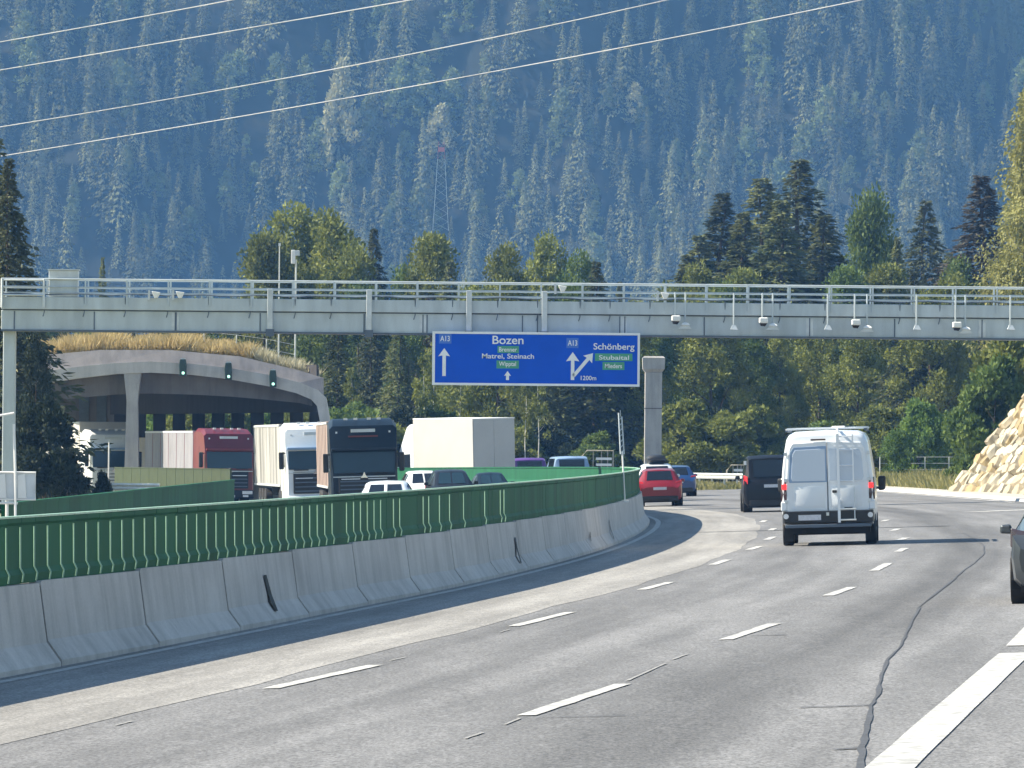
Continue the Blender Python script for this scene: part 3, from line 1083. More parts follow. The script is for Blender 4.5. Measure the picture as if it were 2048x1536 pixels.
screen = thing('glare_screen', 'green anti glare screen on top of the concrete median barrier', 'screen')
PL = 0.745
pan = [(-0.045, 0.0), (0.045, 0.0), (0.060, 0.10), (0.028, 0.16), (0.022, 0.63), (0.050, 0.66), (0.050, 0.71), (-0.050, 0.71), (-0.050, 0.66), (-0.022, 0.63), (-0.028, 0.16), (-0.060, 0.10)]
pan_me = MB().loft([[(x, y, z) for x, z in pan] for y in (0.0, PL - 0.012)]).mesh('panel')
pan_me.materials.append(MATS['green_plastic'])
light_line_me = MB().tube([(0.062, 0.0, 0.015), (0.075, 0.0, 0.10), (0.040, 0.0, 0.17), (0.034, 0.0, 0.61)], 0.010, 5).mesh('rib')  # pale strip that paints the light showing at a panel's edge
light_line_me.materials.append(MATS['green_rib'])
y = 42.0
npan = 0
rest = MB()
while y < 415:
    dy = PL / math.sqrt(1 + slope(y) ** 2)
    x0, x1 = line_x(y) + CB_OFF, line_x(y + dy) + CB_OFF
    rz = -math.atan2(x1 - x0, dy)
    if npan < 240:
        o = obj('panel', pan_me, None, screen)
        o.location = (x0, y, gz(x0) + 0.930 + random.uniform(-0.004, 0.004))
        o.rotation_euler = (0, 0, rz + random.uniform(-0.006, 0.006))
        if y < 84 or (y < 118 and random.random() < (118 - y) / 34):
            obj('rib', light_line_me, None, o)
        npan += 1
    else:
        M = Matrix.Translation((x0, y, gz(x0) + 0.930)) @ Matrix.Rotation(rz, 4, 'Z')
        rest.loft([[M @ Vector((x, yy, z)) for x, z in pan] for yy in (0, PL - 0.012)])
    y += dy
tag(rest.build('far_panel', 'green_plastic', screen), kind='stuff')


tr_secs = []
for yy in range(42, 210, 2):
    xx = line_x(yy) + CB_OFF
    zz = gz(xx) + 0.930 + 0.712
    tr_secs.append([(xx - 0.03, yy, zz), (xx + 0.056, yy, zz), (xx + 0.056, yy, zz + 0.022), (xx - 0.03, yy, zz + 0.022)])
MB().loft(tr_secs).build('top_rail', 'green_rib', screen)  # added pale strip, paints the sunlit highlight along the screen's top


def screen_run(name, label, pts, h, z0, mat, step):
    t = thing(name, label, 'screen')
    for (xa, ya), (xb, yb) in zip(pts[:-1], pts[1:]):
        L = math.hypot(xb - xa, yb - ya)
        n = max(1, int(L / step))
        me = MB().box(-0.04, 0.04, 0, L / n - 0.03, 0, h).box(-0.06, 0.06, 0, L / n - 0.03, h, h + 0.05).mesh('panel')
        me.materials.append(MATS[mat])
        for i in range(n):
            k = i / n
            o = obj('panel', me, None, t)
            x_, y_ = xa + (xb - xa) * k, ya + (yb - ya) * k
            o.location = (x_, y_, gz(x_) + z0)
            o.rotation_euler.z = -math.atan2(xb - xa, yb - ya)
    return t


screen_run('green_screen', 'dark green screen wall behind the near glare screen on the left', [(-8.2, 97), (-8.5, 140), (-8.8, 190)], 1.58, -0.02, 'green_plastic', 3.0)
screen_run('green_screen', 'olive green screen below the white and red trucks', [(-18.6, 282), (-12.6, 270)], 1.80, -0.02, 'green_olive', 1.0)


# ------------------------------------------------------------------ guard rails
def guard_rail(label, pts, zfn, h=0.75):
    t = thing('guard_rail', label, 'guard rail')
    w = [(-0.04, -0.16), (0.02, -0.16), (0.05, -0.08), (0.0, 0.0), (0.05, 0.08), (0.02, 0.16), (-0.04, 0.16), (-0.02, 0.0)]
    secs = []
    for i, (x, y) in enumerate(pts):
        a, b = pts[max(i - 1, 0)], pts[min(i + 1, len(pts) - 1)]
        d = Vector((b[0] - a[0], b[1] - a[1], 0)).normalized()
        nrm = Vector((-d.y, d.x, 0))
        if nrm.y > 0:
            nrm = -nrm
        secs.append([Vector((x, y, zfn(x) + h - 0.16 + c)) + nrm * a_ for a_, c in w])
    MB().loft(secs).build('rail', 'galvanised', t)
    post = MB().box(-0.05, 0.05, 0.05, 0.15, -0.3, h - 0.03).mesh('post')
    post.materials.append(MATS['galvanised'])
    for i in range(len(pts) - 1):
        n = max(1, int(math.hypot(pts[i + 1][0] - pts[i][0], pts[i + 1][1] - pts[i][1]) / 2.0))
        for k in range(n):
            o = obj('post', post, None, t)
            x_ = pts[i][0] + (pts[i + 1][0] - pts[i][0]) * k / n
            o.location = (x_, pts[i][1] + (pts[i + 1][1] - pts[i][1]) * k / n, zfn(x_))
    return t


a, b, c = at(1330, 958, 340), at(1400, 961, 335), at(1500, 964, 328)
guard_rail('pale steel guard rail behind the dark cars at the road bend', [(a.x - 3, 350), (a.x, 342), (b.x, 336), (c.x, 328), (c.x + 3.2, 318), (c.x + 5, 306)], lambda x: gz(12) - 0.12, 0.95)
a, b = at(222, 985, 262), at(322, 985, 262)
guard_rail('short white guard rail before the olive green screen', [(a.x, 262), (a.x + 1.1, 261.5), (b.x, 261)], lambda x: a.z + 0.0, 0.42)

# ------------------------------------------------------------------ gantry
GY_ = 220.0
t = thing('sign_gantry', 'long grey steel gantry bridging both carriageways', 'gantry', (0, GY_, 0))
xl, xr = at(2, 600, GY_).x, 21.6


def gzv(y):
    """height on the gantry of a row of the photograph near its middle"""
    return at(1024, y, GY_).z


ZB, ZM, ZT, ZR, ZH = gzv(668), gzv(629), gzv(602), gzv(582), gzv(566)
MB().box(xl, xr, 0.15, 1.35, ZB, ZM).build('beam', 'steel_gantry', t, bevel=0.02)
MB().box(xl, xr, 0.19, 1.31, ZM, ZM + 0.04).build('beam_gap', 'steel_dark', t)
MB().box(xl, xr, 0.02, 1.48, ZM + 0.04, ZT).build('walkway', 'steel_gantry', t, bevel=0.015)
MB().box(xl, xr, 0.06, 1.44, ZB - 0.05, ZB).build('bottom_flange', 'steel_dark', t)
for y in (0.05, 1.45):
    for z, r in ((ZH, 0.035), (ZR, 0.025), ((ZR + ZT) / 2 - 0.02, 0.02)):
        MB().tube([(xl, y, z), (xr, y, z)], r, 6).build('handrail', 'steel_gantry', t)
post = MB().box(-0.03, 0.03, -0.02, 0.02, ZT - 0.3, ZH).mesh('railing_post')
post.materials.append(MATS['steel_gantry'])
x = xl + 0.05
while x < xr:
    for y in (0.0, 1.5):
        o = obj('railing_post', post, None, t)
        o.location = (x, y, 0)
    x += 1.52
stiff = MB().box(-0.02, 0.02, 0.125, 0.16, ZB + 0.02, ZM - 0.03).mesh('stiffener')
stiff.materials.append(MATS['steel_dark'])
for px in (28, 188, 350, 352, 520, 728, 846, 854, 1045, 1075, 1240, 1250, 1409, 1620, 1790, 1965):
    o = obj('stiffener', stiff, None, t)
    o.location = (at(px, 630, GY_).x, 0, 0)
hook = MB().tube([(0, -0.01, ZT + 0.05), (0, 0.08, ZM - 0.05), (-0.05, 0.10, ZM - 0.22)], 0.018, 5).mesh('cable_drop')
hook.materials.append(MATS['steel_dark'])
for px in (88, 168, 250, 335, 417, 500, 590, 662, 830, 905, 995, 1075, 1160, 1220, 1300, 1450, 1560, 1650, 1800, 1880):
    o = obj('cable_drop', hook, None, t)
    o.location = (at(px, 630, GY_).x, 0, 0)
plate = MB()
for z in (ZB + 0.10, ZB + 0.32, ZM - 0.12):
    for dx in (-0.09, 0.09):
        plate.tube([(dx, 0.135, z), (dx, 0.11, z)], 0.022, 6)
plate.box(-0.13, 0.13, 0.135, 0.149, ZB + 0.03, ZM - 0.04)
plate = plate.mesh('splice_plate')
plate.materials.append(MATS['steel_light'])
for px in (350, 846, 1247, 1620, 1965):
    o = obj('splice_plate', plate, None, t)
    o.location = (at(px, 630, GY_).x, 0, 0)
MB().tube([(xl + k * (xr - xl) / 60, -0.03, ZT + 0.10 + 0.025 * math.sin(k * 1.9)) for k in range(61)], 0.022, 5).build('cable_run', 'steel_dark', t)
for px in (540, 738, 938, 1089):
    x = at(px, 630, GY_).x
    b_ = MB().box(x - 0.10, x + 0.10, -0.10, 0.14, ZB - 0.02, ZR).build('sign_bracket', 'steel_light', t, bevel=0.015)
    MB().box(x - 0.15, x + 0.15, -0.12, 0.13, ZB - 0.16, ZB + 0.10).build('bracket_foot', 'steel_dark', b_)
for x, lab in ((at(15, 800, GY_).x, 1), (21.2, 0)):
    zg = gz(x) - 0.3
    MB().box(x - 0.22, x + 0.22, 0.45, 1.05, zg, ZB + 0.2).build('leg', 'steel_gantry', t, bevel=0.03)
    MB().box(x - 0.45, x + 0.45, 0.2, 1.3, zg, zg + 0.4).build('foot', 'concrete', t, bevel=0.02)
# end frame of the walkway at the left
mb = MB()
xa, xb = at(4, 580, GY_).x, at(88, 580, GY_).x
for z in (ZH - 0.05, ZR, ZT + 0.06):
    mb.tube([(xa, -0.06, z), (xb, -0.06, z)], 0.035, 5)
for x in (xa, xb):
    mb.tube([(x, -0.06, ZT - 0.4), (x, -0.06, ZH)], 0.05, 5)
mb.build('end_frame', 'steel_light', t)

p0, p1 = at(97, 540, GY_), at(155, 583, GY_)
o = MB().box(p0.x, p1.x, 0.1, 0.75, ZT + 0.002, p0.z).build('equipment_cabinet', 'steel_light', bevel=0.02)
o.location = (0, GY_, 0)
tag(o, 'light grey equipment cabinet standing on the left end of the gantry', 'cabinet')
d_ = MB().box(p0.x + 0.04, p1.x - 0.04, 0.085, 0.105, ZT + 0.1, p0.z - 0.28).build('cabinet_door', 'steel_gantry', o)
MB().box(p0.x - 0.04, p1.x + 0.04, 0.05, 0.80, p0.z, p0.z + 0.04).build('cabinet_lid', 'steel_light', o)


def toll_camera(px, py, lab, big=True):
    q = at(px, py, GY_ - 0.45)
    t = thing('toll_camera' if big else 'lane_sensor', lab, 'camera' if big else 'sensor', (q.x, q.y, q.z), 0, 'cameras hanging on the gantry' if big else 'sensors hanging on the gantry')
    zt = ZR - q.z
    if big:
        MB().box(-0.16, 0.16, -0.25, 0.22, -0.10, 0.11).build('housing', 'white_plastic', t, bevel=0.04)
        MB().loft([[(-0.10, -0.12, -0.20), (0.06, -0.12, -0.22), (0.06, 0.15, -0.22), (-0.10, 0.15, -0.20)], [(-0.15, -0.2, -0.10), (0.13, -0.2, -0.10), (0.13, 0.2, -0.10), (-0.15, 0.2, -0.10)]]).build('lens_hood', 'lens_dark', t)
        MB().tube([(-0.03, 0.36, -0.05), (-0.03, 0.36, zt)], 0.032, 6).build('hanger_pipe', 'steel_gantry', t)
        MB().box(-0.06, 0.0, 0.15, 0.38, 0.0, 0.06).build('mounting_arm', 'steel_dark', t)
    else:
        MB().loft([[(-0.16, -0.16, 0.0), (0.16, -0.16, 0.0), (0.16, 0.16, 0.0), (-0.16, 0.16, 0.0)], [(-0.12, -0.12, 0.06), (0.12, -0.12, 0.06), (0.12, 0.12, 0.06), (-0.12, 0.12, 0.06)],
                   [(-0.03, -0.03, 0.10), (0.03, -0.03, 0.10), (0.03, 0.03, 0.10), (-0.03, 0.03, 0.10)]]).build('cover', 'white_plastic', t)
        MB().loft([[(-0.26, -0.1, -0.14), (0.22, -0.1, -0.14), (0.22, 0.2, -0.14), (-0.26, 0.2, -0.14)], [(-0.12, -0.1, 0.0), (0.12, -0.1, 0.0), (0.12, 0.2, 0.0), (-0.12, 0.2, 0.0)]]).build('antenna', 'steel_light', t)
        MB().tube([(0, 0.36, -0.02), (0, 0.36, zt)], 0.032, 6).build('hanger_pipe', 'steel_gantry', t)
        MB().box(-0.03, 0.03, 0.15, 0.38, 0.0, 0.05).build('mounting_arm', 'steel_dark', t)


nth = ['first', 'second', 'third', 'fourth']
for i, (cx, cy, sx, sy) in enumerate([(1352, 637, 1371, 650), (1527, 641, 1546, 652), (1712, 645, 1735, 656), (1914, 650, 1932, 659)]):
    toll_camera(cx, cy, 'white camera housing hanging on the gantry, %s from the left' % nth[i])
    toll_camera(sx, sy, 'flat white sensor just right of the %s hanging camera' % nth[i], False)


def lane_spot(px, lab):
    q = at(px, 655, GY_ - 0.4)
    t = thing('gantry_spotlight', lab, 'light', (q.x, q.y, q.z), 0, 'small spotlights under the gantry rail')
    MB().loft([[(-0.13, -0.1, -0.07), (0.15, -0.1, -0.09), (0.15, 0.2, -0.09), (-0.13, 0.2, -0.07)], [(-0.06, -0.05, 0.10), (0.06, -0.05, 0.08), (0.06, 0.2, 0.08), (-0.06, 0.2, 0.10)]]).build('lamp_body', 'steel_light', t)
    MB().tube([(0, 0.30, 0.0), (0, 0.30, ZR - q.z)], 0.032, 6).build('hanger_pipe', 'steel_gantry', t)
    MB().box(-0.04, 0.04, 0.1, 0.32, 0.0, 0.05).build('mounting_arm', 'steel_dark', t)


for i, px in enumerate((1468, 1656, 1834, 2022)):
    lane_spot(px, 'small beige spotlight on a pipe, %s from the left on the gantry' % nth[i])
for px, py, lab in [(312, 588, 'twin white device on the walkway railing left of its neighbour'), (360, 588, 'single white device on the walkway railing at the left'), (1125, 576, 'white angled device on the railing over the sign'), (1330, 590, 'white device on the railing above the first hanging camera')]:
    q = at(px, py, GY_ - 0.12)
    t2 = thing('railing_camera', lab, 'camera', (q.x, q.y, q.z))
    MB().loft([[(-0.16, -0.12, 0.10), (0.16, -0.12, 0.06), (0.16, 0.1, 0.06), (-0.16, 0.1, 0.10)], [(-0.05, -0.1, -0.16), (0.07, -0.1, -0.14), (0.07, 0.08, -0.14), (-0.05, 0.08, -0.16)]]).build('housing', 'white_plastic', t2, bevel=0.02)
    MB().box(-0.30, -0.22, -0.02, 0.10, -0.22, 0.14).build('bracket', 'steel_light', t2)
    MB().tube([(-0.26, 0.06, -0.05), (0.0, 0.06, -0.02)], 0.02, 5).build('arm', 'steel_dark', t2)

# ------------------------------------------------------------------ blue sign
SY = GY_ - 0.30
c00, c11 = at(866, 664, SY), at(1279, 774, SY)
sx0, sx1 = at(866, 720, SY).x, at(1278, 720, SY).x
sz1, sz0 = at(1072, 666, SY).z, at(1072, 770, SY).z
t = thing('direction_sign', 'wide blue motorway direction sign with white border under the gantry', 'sign', (0, SY, 0))
MB().box(sx0, sx1, 0.0, 0.10, sz0, sz1).build('sign_board', 'sign_blue', t)
mb = MB()
bw = 0.085
mb.box(sx0 - 0.03, sx1 + 0.03, -0.03, 0.0, sz0 - 0.03, sz0 + bw - 0.03)
mb.box(sx0 - 0.03, sx1 + 0.03, -0.03, 0.0, sz1 - bw + 0.03, sz1 + 0.03)
mb.box(sx0 - 0.03, sx0 - 0.03 + bw * 1.2, -0.03, 0.0, sz0 + bw - 0.03, sz1 - bw + 0.03)
mb.box(sx1 + 0.03 - bw, sx1 + 0.03, -0.03, 0.0, sz0 + bw - 0.03, sz1 - bw + 0.03)
mb.build('sign_border', 'sign_white', t)


def text(s, px, py, hpx, mat, parent, wpx=None, y=-0.012):
    cu = bpy.data.curves.new('lettering', 'FONT')
    cu.body = s
    cu.align_x = 'CENTER'
    cu.align_y = 'CENTER'
    cu.size = 1.0
    cu.extrude = 0.002
    cu.offset = 0.012
    tmp = bpy.data.objects.new('lettering_tmp', cu)
    COL.objects.link(tmp)
    dg = bpy.context.evaluated_depsgraph_get()
    me = bpy.data.meshes.new_from_object(tmp.evaluated_get(dg))
    bpy.data.objects.remove(tmp)
    co = np.array([v.co for v in me.vertices])
    w, h = np.ptp(co[:, 0]), np.ptp(co[:, 1])
    me.materials.clear()
    o = obj('lettering', me, mat, parent)
    q = at(px, py, SY)
    k = SY / F
    sy_ = hpx * k / 0.73
    sx_ = (wpx * k / w) if wpx else sy_
    mid = (co[:, 0].max() + co[:, 0].min()) / 2, (co[:, 1].max() + co[:, 1].min()) / 2
    o.rotation_euler = (PI / 2, 0, 0)
    o.scale = (sx_, sy_, 1)
    o.location = (q.x - mid[0] * sx_, y, q.z - mid[1] * sy_)
    return o


def patch(px0, py0, px1, py1, mat, name='plate', y=-0.006):
    a_, b_ = at((px0 + px1) / 2, py0, SY), at((px0 + px1) / 2, py1, SY)
    w = (px1 - px0) * SY / F / 2
    return MB().box(a_.x - w, a_.x + w, y, 0.0, b_.z, a_.z).build(name, mat, t)


def arrow(px, py_tip, py_end, w, head, mat='sign_white', name='arrow', ang=0.0):
    q = at(px, py_end, SY)
    k = SY / F
    L = (py_end - py_tip) * k
    w, head = w * k, head * k
    poly = [(-w / 2, 0), (w / 2, 0), (w / 2, L - head), (head * 0.78, L - head * 1.1), (0, L), (-head * 0.78, L - head * 1.1), (-w / 2, L - head)]
    ca, sa = math.cos(ang), math.sin(ang)
    poly = [(x * ca + z * sa, -x * sa + z * ca) for x, z in poly]
    return MB().prism([(q.x + x, q.z + z) for x, z in poly], -0.010, -0.001).build(name, mat, t)


pl = patch(878, 667, 903, 687, 'badge_blue', 'road_number_plate')
text('A13', 890, 677, 11, 'sign_white', t, 19)
pl = patch(1133, 676, 1157, 696, 'badge_blue', 'road_number_plate')
text('A13', 1145, 686, 11, 'sign_white', t, 19)
arrow(888, 696, 752, 7, 15)
arrow(1015, 742, 760, 6, 9)
text('Bozen', 1016, 680, 17, 'sign_white', t, 62)
patch(995, 692, 1038, 706, 'sign_green')
text('Brenner', 1016, 699, 9, 'sign_white', t, 36)
text('Matrei, Steinach', 1016, 713, 10, 'sign_white', t, 104)
patch(993, 721, 1038, 737, 'sign_green')
text('Wipptal', 1015, 729, 9, 'sign_white', t, 34)
arrow(1145, 704, 760, 7, 17)
arrow(1147, 692, 752, 7, 15, name='diverging_arrow', ang=math.radians(40))
text('Schönberg', 1228, 695, 13, 'sign_white', t, 82)
patch(1190, 707, 1265, 722, 'sign_green')
text('Stubaital', 1228, 715, 9, 'sign_white', t, 60)
patch(1205, 724, 1249, 740, 'sign_green')
text('Mieders', 1227, 732, 9, 'sign_white', t, 34)
text('1200m', 1177, 756, 9, 'sign_white', t, 31)

# ------------------------------------------------------------------ gallery over the oncoming lanes
GAY = 305.0
arch_px = [(40, 752), (75, 745), (150, 734), (230, 726), (300, 723), (380, 727), (460, 736), (540, 750), (600, 765), (636, 780), (652, 796), (660, 842), (664, 905)]
outer = [at(px, py, GAY) for px, py in arch_px]
inner_px = [(40, 778), (78, 769), (152, 757), (231, 748), (300, 745), (378, 749), (456, 758), (534, 772), (592, 786), (622, 799), (634, 812), (641, 850), (645, 905)]
inner = [at(px, py, GAY) for px, py in inner_px]
ga = thing('gallery', 'concrete road gallery with curved roof over the oncoming lanes', 'gallery')
zg = gz(-12) - 0.3
mb = MB()
ring = outer + [Vector((outer[-1].x, GAY, zg))] + [Vector((inner[-1].x, GAY, zg))] + inner[::-1]
mb.loft([[(p.x, GAY, p.z) for p in ring], [(p.x, GAY + 1.0, p.z) for p in ring]])
mb.build('portal_frame', 'concrete_pale', ga)
# vaulted roof running back and bending left
DX = [(0.0, 0.0), (1.0, 0.0), (12, -1.6), (24, -3.6), (40, -7.0)]
V, fs = [], []
roof_pts = [Vector((p.x, 0, p.z)) for p in inner[2:10]]
roof_top = [Vector((p.x, 0, p.z + 0.12)) for p in outer[2:10]]
sec = []
for d, dx in DX[1:]:
    sec.append([(p.x + dx - (1.5 if j == 0 else 0), GAY + d, p.z) for j, p in enumerate(roof_pts)] + [(p.x + dx - (1.5 if j == len(roof_top) - 1 else 0), GAY + d, p.z) for j, p in enumerate(roof_top[::-1])])
mb = MB()
mb.loft(sec)
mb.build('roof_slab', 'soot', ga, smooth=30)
mb = MB()
beam_px = [(110, 800), (230, 789), (300, 787), (380, 789), (460, 793), (540, 800), (600, 806), (624, 812)]
mb.loft([[(q.x, GAY + 1.02, q.z), (q.x, GAY + 1.5, q.z), (q.x, GAY + 1.5, q.z + 1.3), (q.x, GAY + 1.02, q.z + 1.3)] for q in [at(a, b, GAY + 1.2) for a, b in beam_px]])
mb.build('edge_beam', 'concrete_dark', ga)
# sloping parapet above the portal
par_px = [(40, 716), (80, 711), (200, 700), (340, 700), (480, 713), (600, 741), (645, 755)]
par = [at(px, py, GAY + 0.5) for px, py in par_px]


def outer_z(x):
    for a_, b_ in zip(outer[:-1], outer[1:]):
        if a_.x <= x <= b_.x:
            return a_.z + (b_.z - a_.z) * (x - a_.x) / (b_.x - a_.x)
    return outer[0].z if x < outer[0].x else outer[-1].z


par_me = [[(p.x, GAY + 0.06, outer_z(p.x) - 0.02), (p.x, GAY + 0.35, p.z), (p.x, GAY + 2.6, p.z), (p.x, GAY + 2.6, outer_z(p.x) - 0.3)] for p in par]
mb = MB()
mb.loft(par_me)
mb.build('parapet', 'concrete_mid', ga)
# earth cover
mb = MB()
mb.loft([[(p.x, GAY + 2.6, p.z - 0.4), (p.x - 0.3, GAY + 5, p.z + 0.15), (p.x - 3, GAY + 16, p.z + 0.55), (p.x - 9, GAY + 45, p.z + 0.5), (p.x - 9, GAY + 45, p.z - 1.4), (p.x, GAY + 2.6, p.z - 1.0)] for p in par[1:]])
mb.build('earth_cover', 'verge', ga)
# Y-headed column
cx = at(265, 800, GAY + 0.4)
zc = at(265, 792, GAY).z
ztop = at(265, 750, GAY).z
mb = MB()
mb.loft([[(cx.x - w, GAY + 0.05, z), (cx.x + w, GAY + 0.05, z), (cx.x + w, GAY + 0.85, z), (cx.x - w, GAY + 0.85, z)] for w, z in ((0.42, zg), (0.34, zg + 2.5), (0.28, zc - 0.3), (0.30, zc), (0.44, ztop + 0.15))])
mb.build('column', 'concrete', ga)
# valley side wall with window slots curving to the left
wall_pts = []
for k in range(22):
    px = 632 - k * 19.6
    yy = GAY + 1.5 + k * 1.7
    wall_pts.append((px, yy))
zs1, zs0 = at(460, 828, 328).z, at(460, 876, 328).z
lower, upper = MB(), MB()
secs_l, secs_u = [], []
for px, yy in wall_pts:
    q = at(px, 850, yy)
    zr = inner[4].z + 0.5
    secs_l.append([(q.x, yy, zg), (q.x + 0.1, yy + 0.35, zg), (q.x + 0.1, yy + 0.35, zs0), (q.x, yy, zs0)])
    secs_u.append([(q.x, yy, zs1), (q.x + 0.1, yy + 0.35, zs1), (q.x + 0.1, yy + 0.35, zr), (q.x, yy, zr)])
MB().loft(secs_l).build('lower_wall', 'concrete', ga)
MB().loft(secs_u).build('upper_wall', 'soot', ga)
pier = MB().box(-0.34, 0.34, 0.02, 0.5, zs0 - 0.001, zs1 + 0.001).mesh('pier')
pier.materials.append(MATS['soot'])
for k in range(0, 22, 2):
    px, yy = wall_pts[k]
    q = at(px, 850, yy)
    o = obj('pier', pier, None, ga)
    o.location = (q.x, yy, 0)
# mountain-side wall in the left bay with niches
qa, qb = at(30, 850, GAY + 39), at(250, 850, GAY + 38)
mb = MB().loft([[(qa.x, qa.y, zg), (qa.x, qa.y + 0.4, zg), (qa.x, qa.y + 0.4, zr), (qa.x, qa.y, zr)], [(qb.x, qb.y, zg), (qb.x, qb.y + 0.4, zg), (qb.x, qb.y + 0.4, zr), (qb.x, qb.y, zr)]])
mb.build('back_wall', 'concrete_dark', ga)
for px in (168, 203, 240):
    k = (px - 30) / 220
    q = qa.lerp(qb, k)
    MB().box(q.x - 0.28, q.x + 0.28, q.y - 0.10, q.y - 0.02, zg + 2.6, zr).build('niche', 'steel_dark', ga)
# lane signals
for i, (px, py) in enumerate([(366, 735), (457, 742), (546, 757)]):
    q = at(px, py, GAY - 0.45)
    s = thing('lane_signal', 'dark green lane signal on the gallery edge, %s of three' % ['leftmost', 'middle', 'rightmost'][i], 'signal', (q.x, q.y, q.z))
    MB().loft([[(-0.16, -0.2, 0.42), (0.14, -0.2, 0.42), (0.14, 0.2, 0.42), (-0.16, 0.2, 0.42)], [(-0.2, -0.2, 0.1), (0.18, -0.2, 0.1), (0.18, 0.2, 0.1), (-0.2, 0.2, 0.1)],
               [(-0.16, -0.2, -0.45), (0.18, -0.2, -0.45), (0.18, 0.2, -0.45), (-0.16, 0.2, -0.45)]]).build('signal_case', 'bronze_dark', s, bevel=0.03)
    ln = MB()
    ln.add([(0.02 + 0.075 * math.cos(a), -0.215, -0.28 + 0.075 * math.sin(a)) for a in [k * PI / 6 for k in range(12)]], [tuple(range(12))])
    ln.build('green_lens', 'signal_green', s)
    MB().box(-0.10, 0.10, -0.16, 0.46, 0.42, 0.48).build('hood', 'steel_light', s)
    MB().box(-0.05, 0.05, 0.2, 0.46, -0.1, 0.3).build('wall_bracket', 'steel_dark', s)


# grasses
def grass(name, label, P, h, w, mat, seed):
    g = np.random.default_rng(seed)
    P = np.asarray(P)
    n = len(P)
    D = np.stack([g.normal(0, 0.38, n), g.normal(0, 0.38, n), np.ones(n)], 1) * (h * g.uniform(0.35, 1.15, n) * (0.8 + 0.3 * np.sin(P[:, 0] * 2.3 + 0.7 * np.sin(P[:, 1] * 1.7)) * np.sin(P[:, 0] * 0.9 + 1)))[:, None]
    S = np.stack([np.ones(n) * w, g.normal(0, w * 0.5, n), np.zeros(n)], 1) * g.uniform(0.5, 1.2, n)[:, None]
    V_, F_ = kites(P, D, S)
    return tag(obj(name, mesh_np(name, V_, F_), mat), label, 'grass', None, 'stuff')


def par_z(x):
    for a_, b_ in zip(par[:-1], par[1:]):
        if a_.x <= x <= b_.x:
            return a_.z + (b_.z - a_.z) * (x - a_.x) / (b_.x - a_.x)
    return par[0].z if x < par[0].x else par[-1].z


P = []
for _ in range(20000):
    x = random.uniform(at(55, 700, 308).x, at(510, 700, 308).x)
    d = random.uniform(2.7, 9)
    P.append((x - 0.05 * d, GAY + d, par_z(x) + min(0.5, 0.05 * d) - 0.1))
grass('dry_grass', 'golden dry grass growing on the gallery roof', P, 0.85, 0.035, 'grass_dry', 1)
P = []
for _ in range(2600):
    x = random.uniform(at(500, 700, 308).x, at(645, 700, 308).x)
    d = random.uniform(2.7, 6)
    P.append((x - 0.05 * d, GAY + d, par_z(x) + 0.02))
grass('pale_grass', 'thin pale grass on the right end of the gallery roof', P, 0.75, 0.025, 'grass_pale', 2)
P = []
for _ in range(9000):
    y_ = random.uniform(270, 345)
    x = own_right(y_) + random.uniform(2.3, 7)
    P.append((x, y_, gz(20) - 0.10))
for _ in range(5000):
    px = random.uniform(1760, 1935)
    y_ = random.uniform(318, 345)
    P.append((at(px, 940, y_).x, y_, gz(20) - 0.15))
grass('verge_grass', 'tall straw coloured grass between the kerb and the bushes', P, 1.0, 0.05, 'grass_verge', 3)
P = []
for _ in range(5000):
    px = random.uniform(1370, 1520)
    y_ = random.uniform(322, 352)
    P.append((at(px, 950, y_).x, y_, gz(14) - 0.15))
for _ in range(4000):
    px = random.uniform(1000, 1330)
    y_ = random.uniform(338, 360)
    P.append((at(px, 950, y_).x, y_, -0.1))
grass('roadside_grass', 'yellow green grass by the guard rail at the bend', P, 0.5, 0.05, 'grass_verge', 4)

# roof fence behind the dry grass
t = thing('roof_fence', 'thin wire fence with slim posts behind the gallery grass', 'fence')
fp = []
for px, y0, y1 in [(345, 662, 705), (408, 664, 705), (473, 670, 714), (533, 678, 726), (590, 690, 742)]:
    a_, b_ = at(px, y0, GAY + 6), at(px, y1, GAY + 6)
    MB().tube([(a_.x, a_.y, b_.z - 0.6), a_], 0.035, 5).build('post', 'galvanised', t)
    fp.append(a_)
MB().tube(fp, 0.010, 4).build('wire', 'galvanised', t)
MB().tube([p - Vector((0, 0, 0.5)) for p in fp], 0.010, 4).build('wire', 'galvanised', t)
# fence on the right verge
t = thing('verge_fence', 'thin wire fence before the bushes at the right', 'fence')
fp = []
for px in (1760, 1800, 1850, 1898, 1925):
    a_ = at(px, 914, 332)
    MB().tube([(a_.x, a_.y, gz(20) - 0.5), a_], 0.03, 5).build('post', 'galvanised', t)
    fp.append(a_)
for dz in (0.0, 0.35, 0.7):
    MB().tube([p - Vector((0, 0, dz)) for p in fp], 0.012, 4).build('wire', 'galvanised', t)

# mast box behind the gantry
q = at(590, 500, 316)
t = thing('mast_box', 'white box on a thin mast before the olive trees', 'mast', (q.x, 316, 0))
zb = at(590, 735, 316).z - 0.6
MB().tube([(0.05, 0.1, zb), (0.05, 0.1, q.z - 0.5)], 0.05, 6).build('mast', 'galvanised', t)
MB().box(-0.2, 0.02, -0.12, 0.12, q.z - 0.72, q.z).build('housing', 'white_plastic', t, bevel=0.02)
MB().box(0.02, 0.24, -0.10, 0.10, q.z - 0.30, q.z - 0.02).build('hood', 'steel_light', t, bevel=0.02)
q = at(559, 487, 317)
t = thing('whip_mast', 'thin bare pole left of the white mast box', 'pole', (q.x, 317, 0))
MB().tube([(0, 0, zb), (0, 0, q.z)], [0.05, 0.03], 6).build('pole', 'galvanised', t)
MB().box(-0.06, 0.06, -0.06, 0.06, q.z - 0.12, q.z + 0.02).build('pole_cap', 'white_plastic', t)

